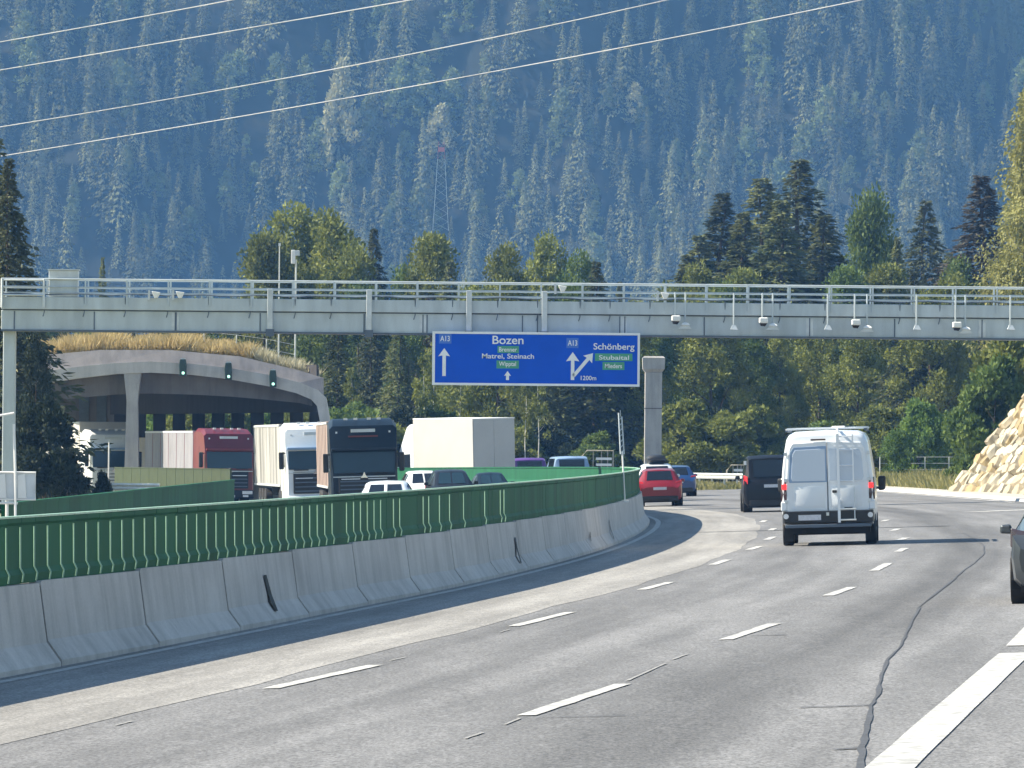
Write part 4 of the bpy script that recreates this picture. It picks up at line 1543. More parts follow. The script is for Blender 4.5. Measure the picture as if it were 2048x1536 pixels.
# ------------------------------------------------------------------ concrete pier with flared head
q0, q1 = at(1290, 740, 350), at(1324, 740, 350)
t = thing('concrete_pier', 'tall square concrete pier with flared head behind the red car', 'pillar', ((q0.x + q1.x) / 2, 350, 0))
w = (q1.x - q0.x) / 2
zt, zn, zk = at(1307, 716, 350).z, at(1307, 738, 350).z, at(1307, 745, 350).z
MB().loft([[(-w, -w, z), (w, -w, z), (w, w, z), (-w, w, z)] for z in (-1.0, zk)]).build('shaft', 'concrete', t, bevel=0.03)
MB().loft([[(-a_, -a_, z), (a_, -a_, z), (a_, a_, z), (-a_, a_, z)] for a_, z in ((w, zk + 0.004), (w * 1.28, zn), (w * 1.32, zt), (w * 1.1, zt + 0.1))]).build('pier_head', 'concrete', t)
MB().box(-w - 0.015, w + 0.015, -w - 0.015, w + 0.015, at(1307, 818, 350).z, at(1307, 816, 350).z).build('joint_band', 'concrete_dark', t)

# marker mast standing on the barrier
yb = 154.0
xb = line_x(yb) + CB_OFF
q = at(1229, 820, yb)
t = thing('marker_mast', 'slim white mast standing on the concrete barrier near the bend', 'mast', (xb, yb, gz(xb) + 0.9))
hz_ = q.z - gz(xb) - 0.9
MB().tube([(0.12, -0.02, 0), (0.04, -0.02, hz_ * 0.55)], 0.022, 6).build('lower_pole', 'white_plastic', t)
mb = MB()
mb.tube([(0.0, -0.02, hz_ * 0.52), (-0.06, -0.02, hz_ * 0.97)], 0.02, 5)
mb.tube([(0.09, -0.02, hz_ * 0.52), (0.02, -0.02, hz_ * 0.93)], 0.02, 5)
for k in range(7):
    z = hz_ * (0.53 + 0.06 * k)
    mb.tube([(0.0 - 0.008 * k, -0.02, z), (0.085 - 0.008 * k, -0.02, z + 0.09)], 0.012, 4)
mb.build('lattice_head', 'steel_gantry', t)
MB().box(0.02, 0.22, -0.10, 0.10, -0.01, 0.05).build('base_plate', 'white_plastic', t, bevel=0.01)
MB().tube([(-0.01, -0.02, hz_ * 0.93), (-0.02, -0.02, hz_ * 1.0)], 0.012, 4).build('tip', 'steel_light', t)

# traffic sign seen from the back, left edge
YSN = 96.0
a_, b_ = at(-45, 944, YSN), at(71, 999, YSN)
t = thing('traffic_sign', 'back of a white framed traffic sign on posts at the left edge', 'sign', (0, YSN, 0))
MB().box(a_.x, b_.x, 0, 0.03, b_.z, a_.z).build('sign_back', 'sign_back', t, bevel=0.012)
mb = MB()
mb.tube([(a_.x, -0.02, a_.z), (b_.x, -0.02, a_.z), (b_.x, -0.02, b_.z), (a_.x, -0.02, b_.z)], 0.018, 5)
mb.build('sign_frame', 'white_plastic', t)
for px in (5, 45):
    x = at(px, 970, YSN).x
    MB().loft([[(x - 0.07, -0.035, b_.z + 0.02), (x + 0.07, -0.035, b_.z + 0.02), (x + 0.07, -0.005, b_.z + 0.02), (x - 0.07, -0.005, b_.z + 0.02)], [(x - 0.07, -0.035, a_.z - 0.05), (x + 0.04, -0.035, a_.z - 0.02), (x + 0.04, -0.005, a_.z - 0.02), (x - 0.07, -0.005, a_.z - 0.05)]]).build('backing_rib', 'white_plastic', t)
x = at(31, 970, YSN).x
MB().tube([(x + 0.03, -0.05, gz(x) - 0.2), (x, -0.05, a_.z), (x - 0.03, -0.05, at(27, 848, YSN).z)], 0.022, 6).build('tall_post', 'white_plastic', t)
x = at(14, 970, YSN).x
MB().tube([(x, 0.05, gz(x) - 0.2), (x, 0.05, b_.z - 0.02)], 0.028, 6).build('short_post', 'white_plastic', t)
x0_, x1_ = at(-40, 838, YSN), at(29, 826, YSN)
MB().tube([x0_ - Vector((0, YSN, 0)) + Vector((0, -0.05, 0)), x1_ - Vector((0, YSN, 0)) + Vector((0, -0.05, 0))], 0.022, 6).build('side_arm', 'white_plastic', t)
MB().tube([(a_.x, -0.02, at(0, 1006, YSN).z), (b_.x - 0.28, -0.02, at(0, 1006, YSN).z)], 0.02, 5).build('cross_bar', 'white_plastic', t)
q = at(218, 884, 230)
t = thing('thin_pole', 'thin white pole before the far left white truck', 'pole', (q.x, 230, gz(-12)))
MB().tube([(0, 0, -0.2), (0, 0, q.z - gz(-12))], 0.03, 6).build('pole', 'white_plastic', t)
MB().box(-0.04, 0.04, -0.04, 0.04, q.z - gz(-12), q.z - gz(-12) + 0.06).build('pole_cap', 'galvanised', t)

# pale tubular frames by the bend
for px0, px1, yt, yb_, Y_, lab in [(1165, 1226, 901, 948, 342, 'pale tubular frame with boxes beside the grey blue van'), (1454, 1488, 930, 962, 345, 'small pale tubular frame behind the guard rail')]:
    t = thing('tube_frame', lab, 'frame', (0, Y_, 0))
    a_, b_ = at(px0, yt, Y_), at(px1, yb_, Y_)
    zb = gz(a_.x) - 0.3
    mb = MB()
    mb.tube([(a_.x, 0, zb), (a_.x, 0, a_.z - 0.3), (a_.x + 0.25, 0, a_.z), (b_.x, 0, a_.z), (b_.x, 0, zb)], 0.05, 6)
    mb.build('hoop', 'stone_pale', t)
    m_ = (a_.x + b_.x) / 2
    for k in (0.35, 0.62, 0.82):
        x = a_.x + (b_.x - a_.x) * k
        MB().tube([(x, 0, zb), (x, 0, a_.z)], 0.03, 5).build('upright', 'stone_pale', t)
    for k in (0.40, 0.66):
        zz = a_.z + (b_.z - a_.z) * k
        MB().box(m_ - 0.1, b_.x - 0.08, -0.05, 0.05, zz, zz + 0.14).build('panel', 'white_plastic', t)

# ------------------------------------------------------------------ rock embankment on the right
t = thing('rock_embankment', 'sunlit embankment of pale rough stones at the right edge', 'embankment')
A_, B_ = Vector((19.55, 266, gz(18.75) - 0.15)), Vector((24.9, 236, gz(18.75) - 0.15))
along = (B_ - A_)
L = along.length
along.normalize()
up = Vector((0.60, 0.10, 0.80)).normalized()
nrm = along.cross(up).normalized()
if nrm.x > 0:
    nrm = -nrm
mb = MB()
q = [A_ - nrm * 0.35, B_ - nrm * 0.35, B_ + up * 12 - nrm * 0.35, A_ + up * 7.5 - nrm * 0.35]
r_ = [p - nrm * 6 for p in q]
mb.add(q + r_, [(0, 1, 2, 3), (4, 7, 6, 5), (0, 3, 7, 4), (1, 5, 6, 2), (3, 2, 6, 7), (0, 4, 5, 1)])
mb.build('backing', 'stone_ochre', t)
stones = []
for i in range(8):
    g2 = random.Random(i)
    mb = MB()
    n, rows = 6, 3
    secs = []
    for r in range(rows):
        f_ = r / (rows - 1)
        rad = [1.02, 1.06, 0.80][r]
        secs.append([(0.5 * rad * math.copysign(abs(math.cos(2 * PI * k / n)) ** 0.7, math.cos(2 * PI * k / n)) * g2.uniform(0.86, 1.12),
                      0.5 * rad * math.copysign(abs(math.sin(2 * PI * k / n)) ** 0.7, math.sin(2 * PI * k / n)) * g2.uniform(0.86, 1.12), -0.3 + 0.62 * f_ + g2.uniform(-0.06, 0.06)) for k in range(n)])
    mb.loft(secs)
    me = mb.mesh('stone')
    me.materials.append(MATS[['stone_warm', 'stone_pale', 'stone_pale', 'stone_warm', 'stone_ochre', 'stone_pale', 'stone_warm', 'stone_pale'][i]])
    stones.append(me)
M0 = Matrix((along, up - along * up.dot(along), nrm)).transposed()
row = 0.0
ns = 0
while row < 9.5:
    hgt = random.uniform(0.42, 0.68)
    s = random.uniform(-0.4, 0.3)
    while s < L:
        wd = random.uniform(0.6, 1.35)
        lim = 7.0 - (0.25 * s if False else 0)
        mid_ = A_ + along * (s + wd / 2) + up * (row + hgt / 2)
        if row < 6.6 + 0.12 * s and ns < 298 and mid_.x / mid_.y * F < 1064:
            o = obj('stone', stones[random.randrange(8)], None, t)
            pos_ = A_ + along * (s + wd / 2) + up * (row + hgt / 2) + nrm * random.uniform(-0.12, 0.12)
            R_ = M0.to_4x4() @ Matrix.Rotation(random.uniform(-0.5, 0.1) + random.choice((0, PI)), 4, 'Z') @ Matrix.Rotation(random.uniform(-0.15, 0.15), 4, 'X')
            o.matrix_local = Matrix.Translation(pos_) @ R_ @ Matrix.Diagonal((wd * 1.10, hgt * 1.22, random.uniform(0.55, 0.9), 1.0))
            ns += 1
        s += wd
    row += hgt

# ------------------------------------------------------------------ power lines
wires = [((-80, 97), (200, 48), (470, -2), 'uppermost of the four overhead cables'), ((-80, 153), (400, 72), (840, -4), 'second overhead cable from the top'),
         ((-80, 266), (640, 143), (1345, -3), 'third overhead cable from the top'), ((-80, 325), (860, 166), (1735, -3), 'lowest of the four overhead cables')]
for i, (a, b, c, lab) in enumerate(wires):
    pts = []
    for k in range(-3, 29):
        s = k / 20.0
        # quadratic through the three points at s = 0, .5, 1
        l0, l1, l2 = (s - 0.5) * (s - 1) * 2, -4 * s * (s - 1), s * (s - 0.5) * 2
        px = a[0] * l0 + b[0] * l1 + c[0] * l2
        py = a[1] * l0 + b[1] * l1 + c[1] * l2
        pts.append(at(px, py, 345 - 70 * s))
    MBW = MB().tube(pts, 0.027, 6)
    o = MBW.build('overhead_cable', 'wire', smooth=60)
    tag(o, lab + ', slanting across the mountainside', 'cable', 'overhead cables')


# ------------------------------------------------------------------ vehicles
def wheel(parent, x, y, r=0.33, w=0.22, rim='rim', tyre='rubber'):
    s = 1 if x > 0 else -1
    prof_ = [(-w / 2, r * 0.62), (-w / 2, r * 0.93), (-w / 2 + 0.03, r), (w / 2 - 0.03, r), (w / 2, r * 0.93), (w / 2, r * 0.62)]
    wo_ = bpy.data.objects.new('wheel', MB().lathe_x(prof_, 22).mesh('tyre', 40))
    COL.objects.link(wo_)
    wo_.data.materials.append(MATS[tyre])
    wo_.parent = parent
    wo_.location = (x, y, r)
    mb = MB().lathe_x([(s * (w / 2 - 0.05), 0.62 * r), (s * (w / 2 - 0.03), 0.60 * r), (s * (w / 2 - 0.045), 0.5 * r), (s * (w / 2 + 0.0), 0.16 * r), (s * (w / 2 + 0.01), 0.05 * r)], 14)
    mb.build('rim', rim, wo_, smooth=40)
    return wo_


def section(y, w, z0, zb, wr, zr):
    half = [(w * 0.86, z0), (w * 0.965, z0 + 0.10), (w, (z0 + zb) * 0.5 + 0.06), (w * 0.975, zb), (wr, zr - 0.055), (wr - 0.11, zr - 0.005)]
    return [(x, y, z) for x, z in half] + [(0, y, zr + 0.018)] + [(-x, y, z) for x, z in half[::-1]]


def panel(parent, name, quad, mat, off=0.008, inset=0.06, thick=0.012, smooth=None):
    """thin plate on a quad (p00 p10 p11 p01), inset from its edges and set proud"""
    q = [Vector(p) for p in quad]
    c = sum(q, Vector()) / 4
    n = (q[1] - q[0]).cross(q[3] - q[0]).normalized()
    if n.dot(panel.outward) < 0:
        n = -n
    qi = []
    for k in range(4):
        p = q[k]
        e1, e2 = (q[(k + 1) % 4] - p), (q[(k - 1) % 4] - p)
        qi.append(p + e1.normalized() * min(inset, e1.length * 0.3) + e2.normalized() * min(inset, e2.length * 0.3))
    mb = MB()
    mb.add([p + n * off for p in qi] + [p + n * (off - thick) for p in qi], [(0, 1, 2, 3), (7, 6, 5, 4), (0, 4, 5, 1), (1, 5, 6, 2), (2, 6, 7, 3), (3, 7, 4, 0)])
    return mb.build(name, mat, parent)


panel.outward = Vector((0, -1, 0))

STY = {
    'hatch': dict(st=[(0.0, .84, .36, .50, .72, .51), (.02, .94, .26, .57, .76, .60), (.055, .985, .23, .62, .76, .665), (.15, 1, .20, .645, .68, .955), (.30, 1, .18, .635, .70, 1.0), (.48, 1, .18, .62, .70, .985),
                      (.585, 1, .18, .61, .68, .94), (.745, .99, .18, .60, .80, .64), (.93, .95, .2, .53, .74, .535), (.985, .88, .24, .45, .70, .455), (1.0, .78, .3, .41, .62, .415)],
                  rear=(2, 3), front=(7, 6), sides=((3, 4), (4, 5), (5, 6))),
    'van': dict(st=[(0.0, .92, .36, .46, .84, .47), (.012, .975, .28, .54, .82, .56), (.022, 1, .25, .56, .80, .60), (.045, 1, .22, .57, .80, .945), (.09, 1, .2, .57, .82, 1.0), (.55, 1, .2, .57, .82, 1.0),
                    (.66, 1, .2, .565, .78, .95), (.81, .98, .2, .555, .82, .60), (.94, .95, .2, .5, .80, .52), (.985, .9, .24, .44, .76, .45), (1, .84, .3, .4, .7, .41)],
                rear=(2, 3), front=(7, 6), sides=((4, 5), (5, 6))),
    'sedan': dict(st=[(0.0, .86, .36, .52, .74, .53), (.02, .95, .26, .60, .78, .635), (.05, .985, .23, .64, .80, .70), (.16, 1, .20, .65, .78, .715), (.30, 1, .18, .645, .66, .965), (.44, 1, .18, .64, .68, 1.0),
                      (.56, 1, .18, .62, .67, .955), (.71, .99, .18, .60, .80, .66), (.93, .95, .2, .53, .74, .545), (.985, .88, .24, .45, .70, .455), (1.0, .78, .3, .41, .62, .415)],
                  rear=(3, 4), front=(7, 6), sides=((4, 5), (5, 6))),
}


def car(name, label, cat, paint, style, L, W, H, loc, rz, tilt, tail='lamp_red', glassm='glass_dark', lit=False, group=None, wr=0.32):
    t = thing(name, label, cat, loc, rz, group, tilt)
    S = STY[style]
    w2 = W / 2
    st = [(y * L, w * w2, z0, zb * H, wr_ * w2, zr * H) for y, w, z0, zb, wr_, zr in S['st']]
    MB().loft([section(*s) for s in st]).build('body', paint, t, smooth=28)
    sec = [section(*s) for s in st]
    panel.outward = Vector((0, -1, 0.2))
    i, j = S['rear']
    a, b = sec[i], sec[j]
    panel(t, 'rear_window', [a[5], b[5], b[7], a[7]], glassm, 0.018, 0.05)
    panel.outward = Vector((0, 1, 0.2))
    i, j = S['front']
    a, b = sec[i], sec[j]
    panel(t, 'windshield', [a[5], b[5], b[7], a[7]], glassm, 0.018, 0.05)
    for i, j in S['sides']:
        a, b = sec[i], sec[j]
        panel.outward = Vector((1, 0, 0))
        panel(t, 'side_window', [a[3], b[3], b[4], a[4]], glassm, 0.008, 0.05)
        panel.outward = Vector((-1, 0, 0))
        panel(t, 'side_window', [a[9], b[9], b[8], a[8]], glassm, 0.008, 0.05)
    ys = st[2][0]
    zt0, zt1 = (st[2][3] - 0.16, st[2][3] + 0.10) if style != 'van' else (0.48 * H, 0.66 * H)
    for s in (-1, 1):
        x0, x1 = s * (w2 - 0.26 if style != 'van' else w2 - 0.15), s * (w2 - 0.005)
        MB().loft([[(x0, ys - 0.09, zt0 + 0.03), (x1, ys + 0.02, zt0), (x1, ys + 0.20, zt0 + 0.03), (x0, ys + 0.10, zt0)],
                   [(x0, ys - 0.06, zt1 - 0.06), (x1 - s * 0.01, ys + 0.04, zt1), (x1 - s * 0.01, ys + 0.22, zt1), (x0, ys + 0.12, zt1 - 0.06)]]).build('tail_light', 'tail_lit' if lit else tail, t, bevel=0.015)
        yf = st[-3][0]
        MB().loft([[(s * (w2 - 0.50), yf + 0.12, 0.40 * H), (s * (w2 - 0.06), yf - 0.10, 0.42 * H), (s * (w2 - 0.06), yf - 0.3, 0.42 * H), (s * (w2 - 0.5), yf - 0.1, 0.40 * H)],
                   [(s * (w2 - 0.46), yf + 0.08, 0.475 * H), (s * (w2 - 0.09), yf - 0.14, 0.515 * H), (s * (w2 - 0.09), yf - 0.3, 0.515 * H), (s * (w2 - 0.46), yf - 0.1, 0.475 * H)]]).build('headlight', 'lamp_clear', t, bevel=0.01)
        yw = st[6][0] + 0.12
        m = MB().loft([[(s * (w2 + 0.02), yw - 0.02, st[6][3] + 0.02), (s * (w2 + 0.20), yw + 0.02, st[6][3] + 0.03), (s * (w2 + 0.20), yw + 0.10, st[6][3] + 0.03), (s * (w2 + 0.02), yw + 0.12, st[6][3] + 0.02)],
                       [(s * (w2 + 0.04), yw - 0.02, st[6][3] + 0.16), (s * (w2 + 0.19), yw + 0.02, st[6][3] + 0.15), (s * (w2 + 0.19), yw + 0.10, st[6][3] + 0.15), (s * (w2 + 0.04), yw + 0.12, st[6][3] + 0.16)]]).build('side_mirror', paint, t, bevel=0.03)
        MB().box(min(s * (w2 - 0.06), s * (w2 + 0.05)), max(s * (w2 - 0.06), s * (w2 + 0.05)), yw + 0.03, yw + 0.08, st[6][3] + 0.0, st[6][3] + 0.05).build('mirror_arm', 'black_plastic', m)
        for yw in (0.175 * L, 0.81 * L):
            wheel(t, s * (w2 - 0.095), yw, wr)
            MB().lathe_x([(s * (w2 - 0.30), wr + 0.07), (s * (w2 + 0.002), wr + 0.07)], 20, (0, yw, wr)).build('wheel_arch', 'underbody', t)
    MB().box(-w2 * 0.80, w2 * 0.80, -0.025, 0.25, st[0][2] - 0.14, st[0][2] + 0.05).build('rear_bumper', 'black_plastic', t, bevel=0.03)
    zp = (0.50 * H if style != 'van' else 0.46 * H)
    MB().box(-0.26, 0.26, -0.035, 0.03, zp - 0.055 - (0.04 if style == 'hatch' else 0.0), zp + 0.055 - (0.04 if style == 'hatch' else 0.0)).build('number_plate', 'plate_white', t)
    MB().box(-w2 * 0.72, w2 * 0.72, L - 0.22, L + 0.02, st[-1][2] - 0.08, st[-1][2] + 0.10).build('front_bumper', 'black_plastic', t, bevel=0.03)
    MB().box(-w2 * 0.85, w2 * 0.85, 0.12, L - 0.15, 0.16, 0.30).build('floor_pan', 'underbody', t)
    return t


def lane_place(px, y, oncoming=False, L=0.0, dx=0.0, ang=None):
    """location and yaw of a vehicle whose near end stands at picture column px and distance y"""
    x = (px - 1024) * y / F + dx
    s = slope(y) if ang is None else ang
    d = Vector((s, 1, 0)).normalized()
    if oncoming:
        o = Vector((x, y, 0)) + d * L
        return (o.x, o.y, gz(x) + 0.004), PI - math.atan(s), BANK
    return (x, y, gz(x) + 0.004), -math.atan(s), -BANK


# red hatchback, white car ahead, navy car, black van, dark car at the right edge
loc, rz, tl = lane_place(1323, 234.7, ang=-0.015)
car('red_car', 'red hatchback just beyond the end of the green screen', 'car', 'paint_red', 'hatch', 4.1, 1.78, 1.48, loc, rz, tl)
loc, rz, tl = lane_place(1319, 258, ang=-0.03)
wc = car('white_car', 'white car with a black roof box ahead of the red hatchback', 'car', 'paint_white', 'hatch', 4.4, 1.82, 1.62, loc, rz, tl)
MB().loft([[(-0.30, 1.1, 1.60), (0.34, 1.1, 1.60), (0.34, 2.6, 1.60), (-0.30, 2.6, 1.60)], [(-0.38, 0.8, 1.78), (0.42, 0.8, 1.78), (0.42, 2.8, 1.78), (-0.38, 2.8, 1.78)],
           [(-0.34, 0.9, 1.93), (0.36, 0.9, 1.93), (0.36, 2.6, 1.95), (-0.34, 2.6, 1.95)], [(-0.2, 1.1, 2.0), (0.24, 1.1, 2.0), (0.24, 2.3, 2.02), (-0.2, 2.3, 2.02)]]).build('roof_box', 'black_plastic', wc, smooth=50)
loc, rz, tl = lane_place(1358, 282, ang=-0.03)
car('navy_car', 'dark blue car partly hidden behind the red hatchback', 'car', 'paint_navy', 'hatch', 4.3, 1.8, 1.46, loc, rz, tl)
loc, rz, tl = lane_place(1547, 204.5, ang=0.012)
bv = car('black_van', 'black passenger van left of the white van', 'van', 'paint_black', 'van', 4.9, 1.92, 1.93, loc, rz, tl, 'lamp_red', wr=0.34)
MB().box(-0.93, -0.84, 0.10, 0.14, 1.62, 1.76).build('sticker', 'white_plastic', bv)
loc, rz, tl = lane_place(2160, 80.6, ang=0.108)
car('dark_car', 'dark grey car cut by the right edge of the picture', 'car', 'paint_silverdark', 'sedan', 4.6, 1.80, 1.45, loc, rz, tl, 'lamp_smoke')

# oncoming cars, mostly hidden by the screen
loc, rz, tl = lane_place(772, 186, True, 4.4)
car('white_car', 'white oncoming car of which only the roof shows above the screen', 'car', 'paint_white', 'hatch', 4.4, 1.84, 1.45, loc, rz, tl)
loc, rz, tl = lane_place(912, 240, True, 4.5)
car('black_car', 'black oncoming car in front of the box truck', 'car', 'paint_black', 'hatch', 4.5, 1.80, 1.62, loc, rz, tl, glassm='glass_blue')
loc, rz, tl = lane_place(858, 260, True, 4.3)
car('white_car', 'white oncoming car peeking out left of the black one', 'car', 'paint_white', 'hatch', 4.3, 1.78, 1.55, loc, rz, tl)
loc, rz, tl = lane_place(993, 253, True, 4.3)
car('dark_green_car', 'dark oncoming car right of the black one', 'car', 'paint_bluedark', 'sedan', 4.3, 1.62, 1.42, loc, rz, tl, glassm='glass_blue')
# farther along our own road, over the screen
loc, rz, tl = lane_place(1064, 318, ang=-0.14)
car('purple_car', 'purple car seen over the screen right of the box truck', 'car', 'paint_purple', 'van', 4.8, 2.05, 1.95, loc, rz, tl)
loc, rz, tl = lane_place(1148, 322, ang=-0.12)
car('grey_blue_van', 'grey blue van beside the purple car', 'van', 'paint_greyblue', 'van', 5.0, 2.1, 1.98, loc, rz, tl)


# ---- the white high-roof van
def white_van():
    yv = 132.6
    loc, rz, tl = lane_place(1661, yv, ang=0.074)
    t = thing('white_van', 'white high roof delivery van with a rear ladder in the middle lane', 'van', loc, rz, None, tl)

    def sec(y, w, z0, ztop, tuck):
        half = [(w * 0.95, z0), (w * 0.985, z0 + 0.12), (w, 0.95), (w * 0.995, 1.35), (w - tuck * 0.30, 1.75), (w - tuck * 0.68, 2.12), (w - tuck, ztop - 0.16), (w - tuck - 0.07, ztop - 0.05), (w - tuck - 0.20, ztop)]
        return [(x, y, z) for x, z in half] + [(0, y, ztop + 0.025)] + [(-x, y, z) for x, z in half[::-1]]
    S = [sec(0.0, 0.985, 0.52, 2.40, 0.13), sec(0.03, 1.015, 0.50, 2.45, 0.13), sec(0.12, 1.03, 0.48, 2.50, 0.14), sec(0.5, 1.03, 0.44, 2.53, 0.14), sec(3.6, 1.03, 0.40, 2.53, 0.14),
         sec(4.2, 1.03, 0.40, 2.44, 0.16), sec(4.75, 1.02, 0.40, 2.05, 0.22), sec(5.2, 1.0, 0.4, 1.62, 0.2), sec(5.35, 0.98, 0.4, 1.30, 0.12)]
    # clamp heights for the bonnet sections
    S2 = []
    for s in S:
        top = max(p[2] for p in s)
        S2.append([(x, y, min(z, top)) for x, y, z in s])
    MB().loft(S2).build('body', 'paint_white', t, smooth=35)
    # rear doors
    for s, nm in ((-1, 'rear_door'), (1, 'rear_door')):
        a, b = 0.008, 0.90
        P = [(a, 0.70), (b, 0.70), (b + 0.02, 1.30), (b - 0.02, 1.80), (b - 0.07, 2.16), (b - 0.14, 2.27), (a, 2.30)]
        d = MB().prism([(s * x, z) for x, z in P], -0.030, 0.004).build(nm, 'paint_white', t, bevel=0.018)
        W_ = [(a + 0.035, 1.43), (b - 0.13, 1.43), (b - 0.10, 1.50), (b - 0.14, 2.02), (b - 0.20, 2.12), (a + 0.035, 2.14)]
        f_ = MB().prism([(s * x, z) for x, z in [(a + 0.002, 1.40), (b - 0.06, 1.40), (b - 0.04, 1.46), (b - 0.09, 2.07), (b - 0.17, 2.18), (a + 0.002, 2.20)]], -0.036, -0.026).build('window_surround', 'paint_greyblue' if s < 0 else 'paint_white', d, bevel=0.004)
        MB().prism([(s * x, z) for x, z in W_], -0.043, -0.030).build('door_window', 'glass_van', d, bevel=0.006)
        # pressed lower panel
        MB().loft([[(s * (a + 0.06), -0.030, 0.84), (s * (b - 0.16), -0.030, 0.84), (s * (b - 0.16), -0.030, 1.32), (s * (a + 0.06), -0.030, 1.32)],
                   [(s * (a + 0.09), -0.052, 0.92), (s * (b - 0.20), -0.052, 0.92), (s * (b - 0.20), -0.040, 1.24), (s * (a + 0.09), -0.040, 1.24)]]).build('pressed_panel', 'paint_white', d, smooth=50)
        for z in (0.95, 1.42, 2.0):
            MB().box(min(s * (b - 0.02), s * (b + 0.05)), max(s * (b - 0.02), s * (b + 0.05)), -0.045, -0.01, z, z + 0.07).build('hinge', 'steel_light', d)
    MB().box(-0.004, 0.004, -0.034, -0.02, 0.72, 2.28).build('door_gap', 'steel_dark', t)
    MB().box(0.10, 0.20, -0.075, -0.03, 1.16, 1.22).build('door_handle', 'black_plastic', t, bevel=0.015)
    MB().box(0.36, 0.54, -0.040, -0.028, 0.80, 0.84).build('badge', 'black_plastic', t, bevel=0.005)
    MB().box(-0.35, -0.02, -0.050, -0.02, 2.325, 2.36).build('brake_light', 'lamp_smoke', t, bevel=0.008)
    for s in (-1, 1):
        x0, x1 = s * 0.905, s * 1.040
        tl_ = MB().loft([[(x0, -0.028, 1.00), (x1, 0.04, 1.00), (x1, 0.16, 1.02), (x0, 0.06, 1.0)], [(x0, -0.040, 1.15), (x1, 0.03, 1.15), (x1, 0.16, 1.15), (x0, 0.06, 1.15)],
                         [(x0 + s * 0.02, -0.02, 1.48), (x1 - s * 0.012, 0.06, 1.50), (x1 - s * 0.012, 0.16, 1.5), (x0 + s * 0.02, 0.06, 1.48)]]).build('tail_light', 'lamp_smoke', t, bevel=0.01)
        MB().box(min(x0 + s * 0.005, x1 - s * 0.03), max(x0 + s * 0.005, x1 - s * 0.03), -0.052, 0.0, 1.25, 1.37).build('red_lens', 'tail_lit', tl_, bevel=0.01)
        MB().box(min(x0, x1), max(x0, x1), -0.030, 0.10, 0.78, 0.98).build('corner_trim', 'paint_white', t, bevel=0.02)
        MB().loft([[(s * 0.93 + 0.06 * math.cos(k * PI / 5), -0.125, 0.66 + 0.06 * math.sin(k * PI / 5)) for k in range(10)], [(s * 0.93 + 0.06 * math.cos(k * PI / 5), -0.09, 0.66 + 0.06 * math.sin(k * PI / 5)) for k in range(10)]]).build('fog_lamp', 'lamp_clear', t)
        wheel(t, s * 0.915, 1.05, 0.345, 0.24, 'steel_dark')
        wheel(t, s * 0.915, 4.35, 0.345, 0.24, 'steel_dark')
        MB().box(min(s * 0.80, s * 1.0), max(s * 0.80, s * 1.0), 0.62, 0.65, 0.10, 0.45).build('mud_flap', 'rubber', t)
    # bumper with step
    MB().loft([[(-1.02, 0.12, z0), (-0.98, -0.10, z0), (0.98, -0.10, z0), (1.02, 0.12, z0)] for z0 in (0.50, 0.56, 0.74, 0.77)]).build('bumper', 'black_plastic', t, bevel=0.02)
    MB().box(-0.95, 0.95, -0.13, 0.05, 0.40, 0.475).build('step', 'steel_dark', t, bevel=0.012)
    MB().box(-0.92, 0.92, 0.10, 0.55, 0.27, 0.44).build('underrun', 'underbody', t)
    MB().box(-0.75, 0.75, 0.6, 4.9, 0.24, 0.50).build('chassis', 'underbody', t)
    MB().tube([(-0.55, 0.05, 0.30), (-0.55, 0.7, 0.32)], 0.045, 8).build('exhaust', 'rubber', t)
    MB().tube([(-0.8, 1.05, 0.30), (0.8, 1.05, 0.30)], 0.07, 8).build('axle', 'underbody', t)
    MB().box(-0.66, -0.16, -0.125, -0.098, 0.565, 0.685).build('number_plate', 'plate_white', t)
    MB().box(-0.04, 0.02, -0.14, -0.10, 0.66, 0.73).build('tow_cover', 'galvanised', t)
    # ladder
    ld = bpy.data.objects.new('ladder', MB().box(0.215, 0.275, -0.155, -0.115, 0.50, 2.46).mesh('ladder'))
    COL.objects.link(ld)
    ld.data.materials.append(MATS['paint_white'])
    ld.parent = t
    MB().box(0.56, 0.59, -0.15, -0.12, 1.38, 2.44).build('ladder_rail', 'paint_white', ld)
    MB().box(0.575, 0.60, -0.15, -0.12, 0.58, 1.30).build('ladder_rail', 'steel_light', ld)
    for z in (0.56, 0.80):
        MB().tube([(0.24, -0.135, z), (0.62, -0.135, z)], 0.022, 6).build('rung', 'galvanised', ld)
    for z in (1.42, 1.76, 2.10, 2.40):
        MB().tube([(0.24, -0.135, z), (0.58, -0.135, z)], 0.014, 6).build('rung', 'paint_white', ld)
    for z in (0.95, 2.30):
        MB().box(0.225, 0.265, -0.115, -0.02, z, z + 0.05).build('ladder_bracket', 'paint_white', ld)
    MB().tube([(0.245, -0.135, 2.44), (0.245, -0.05, 2.55), (0.245, 0.15, 2.58)], 0.028, 6).build('ladder_hook', 'paint_white', ld)
    # roof rack
    rk = MB().box(-0.90, 0.66, 0.12, 0.18, 2.560, 2.595).build('roof_rack', 'paint_white', t, bevel=0.008)
    for y in (1.2, 2.3, 3.4):
        MB().box(-0.90, 0.90, y, y + 0.06, 2.58, 2.62).build('rack_bar', 'steel_light', rk)
    for x in (-0.88, 0.86):
        MB().box(x - 0.03, x + 0.03, 0.21, 3.5, 2.53, 2.575).build('rack_rail', 'steel_dark', rk)
    MB().box(0.10, 0.40, 1.0, 1.5, 2.60, 2.64).build('roof_vent', 'white_plastic', rk, bevel=0.02)
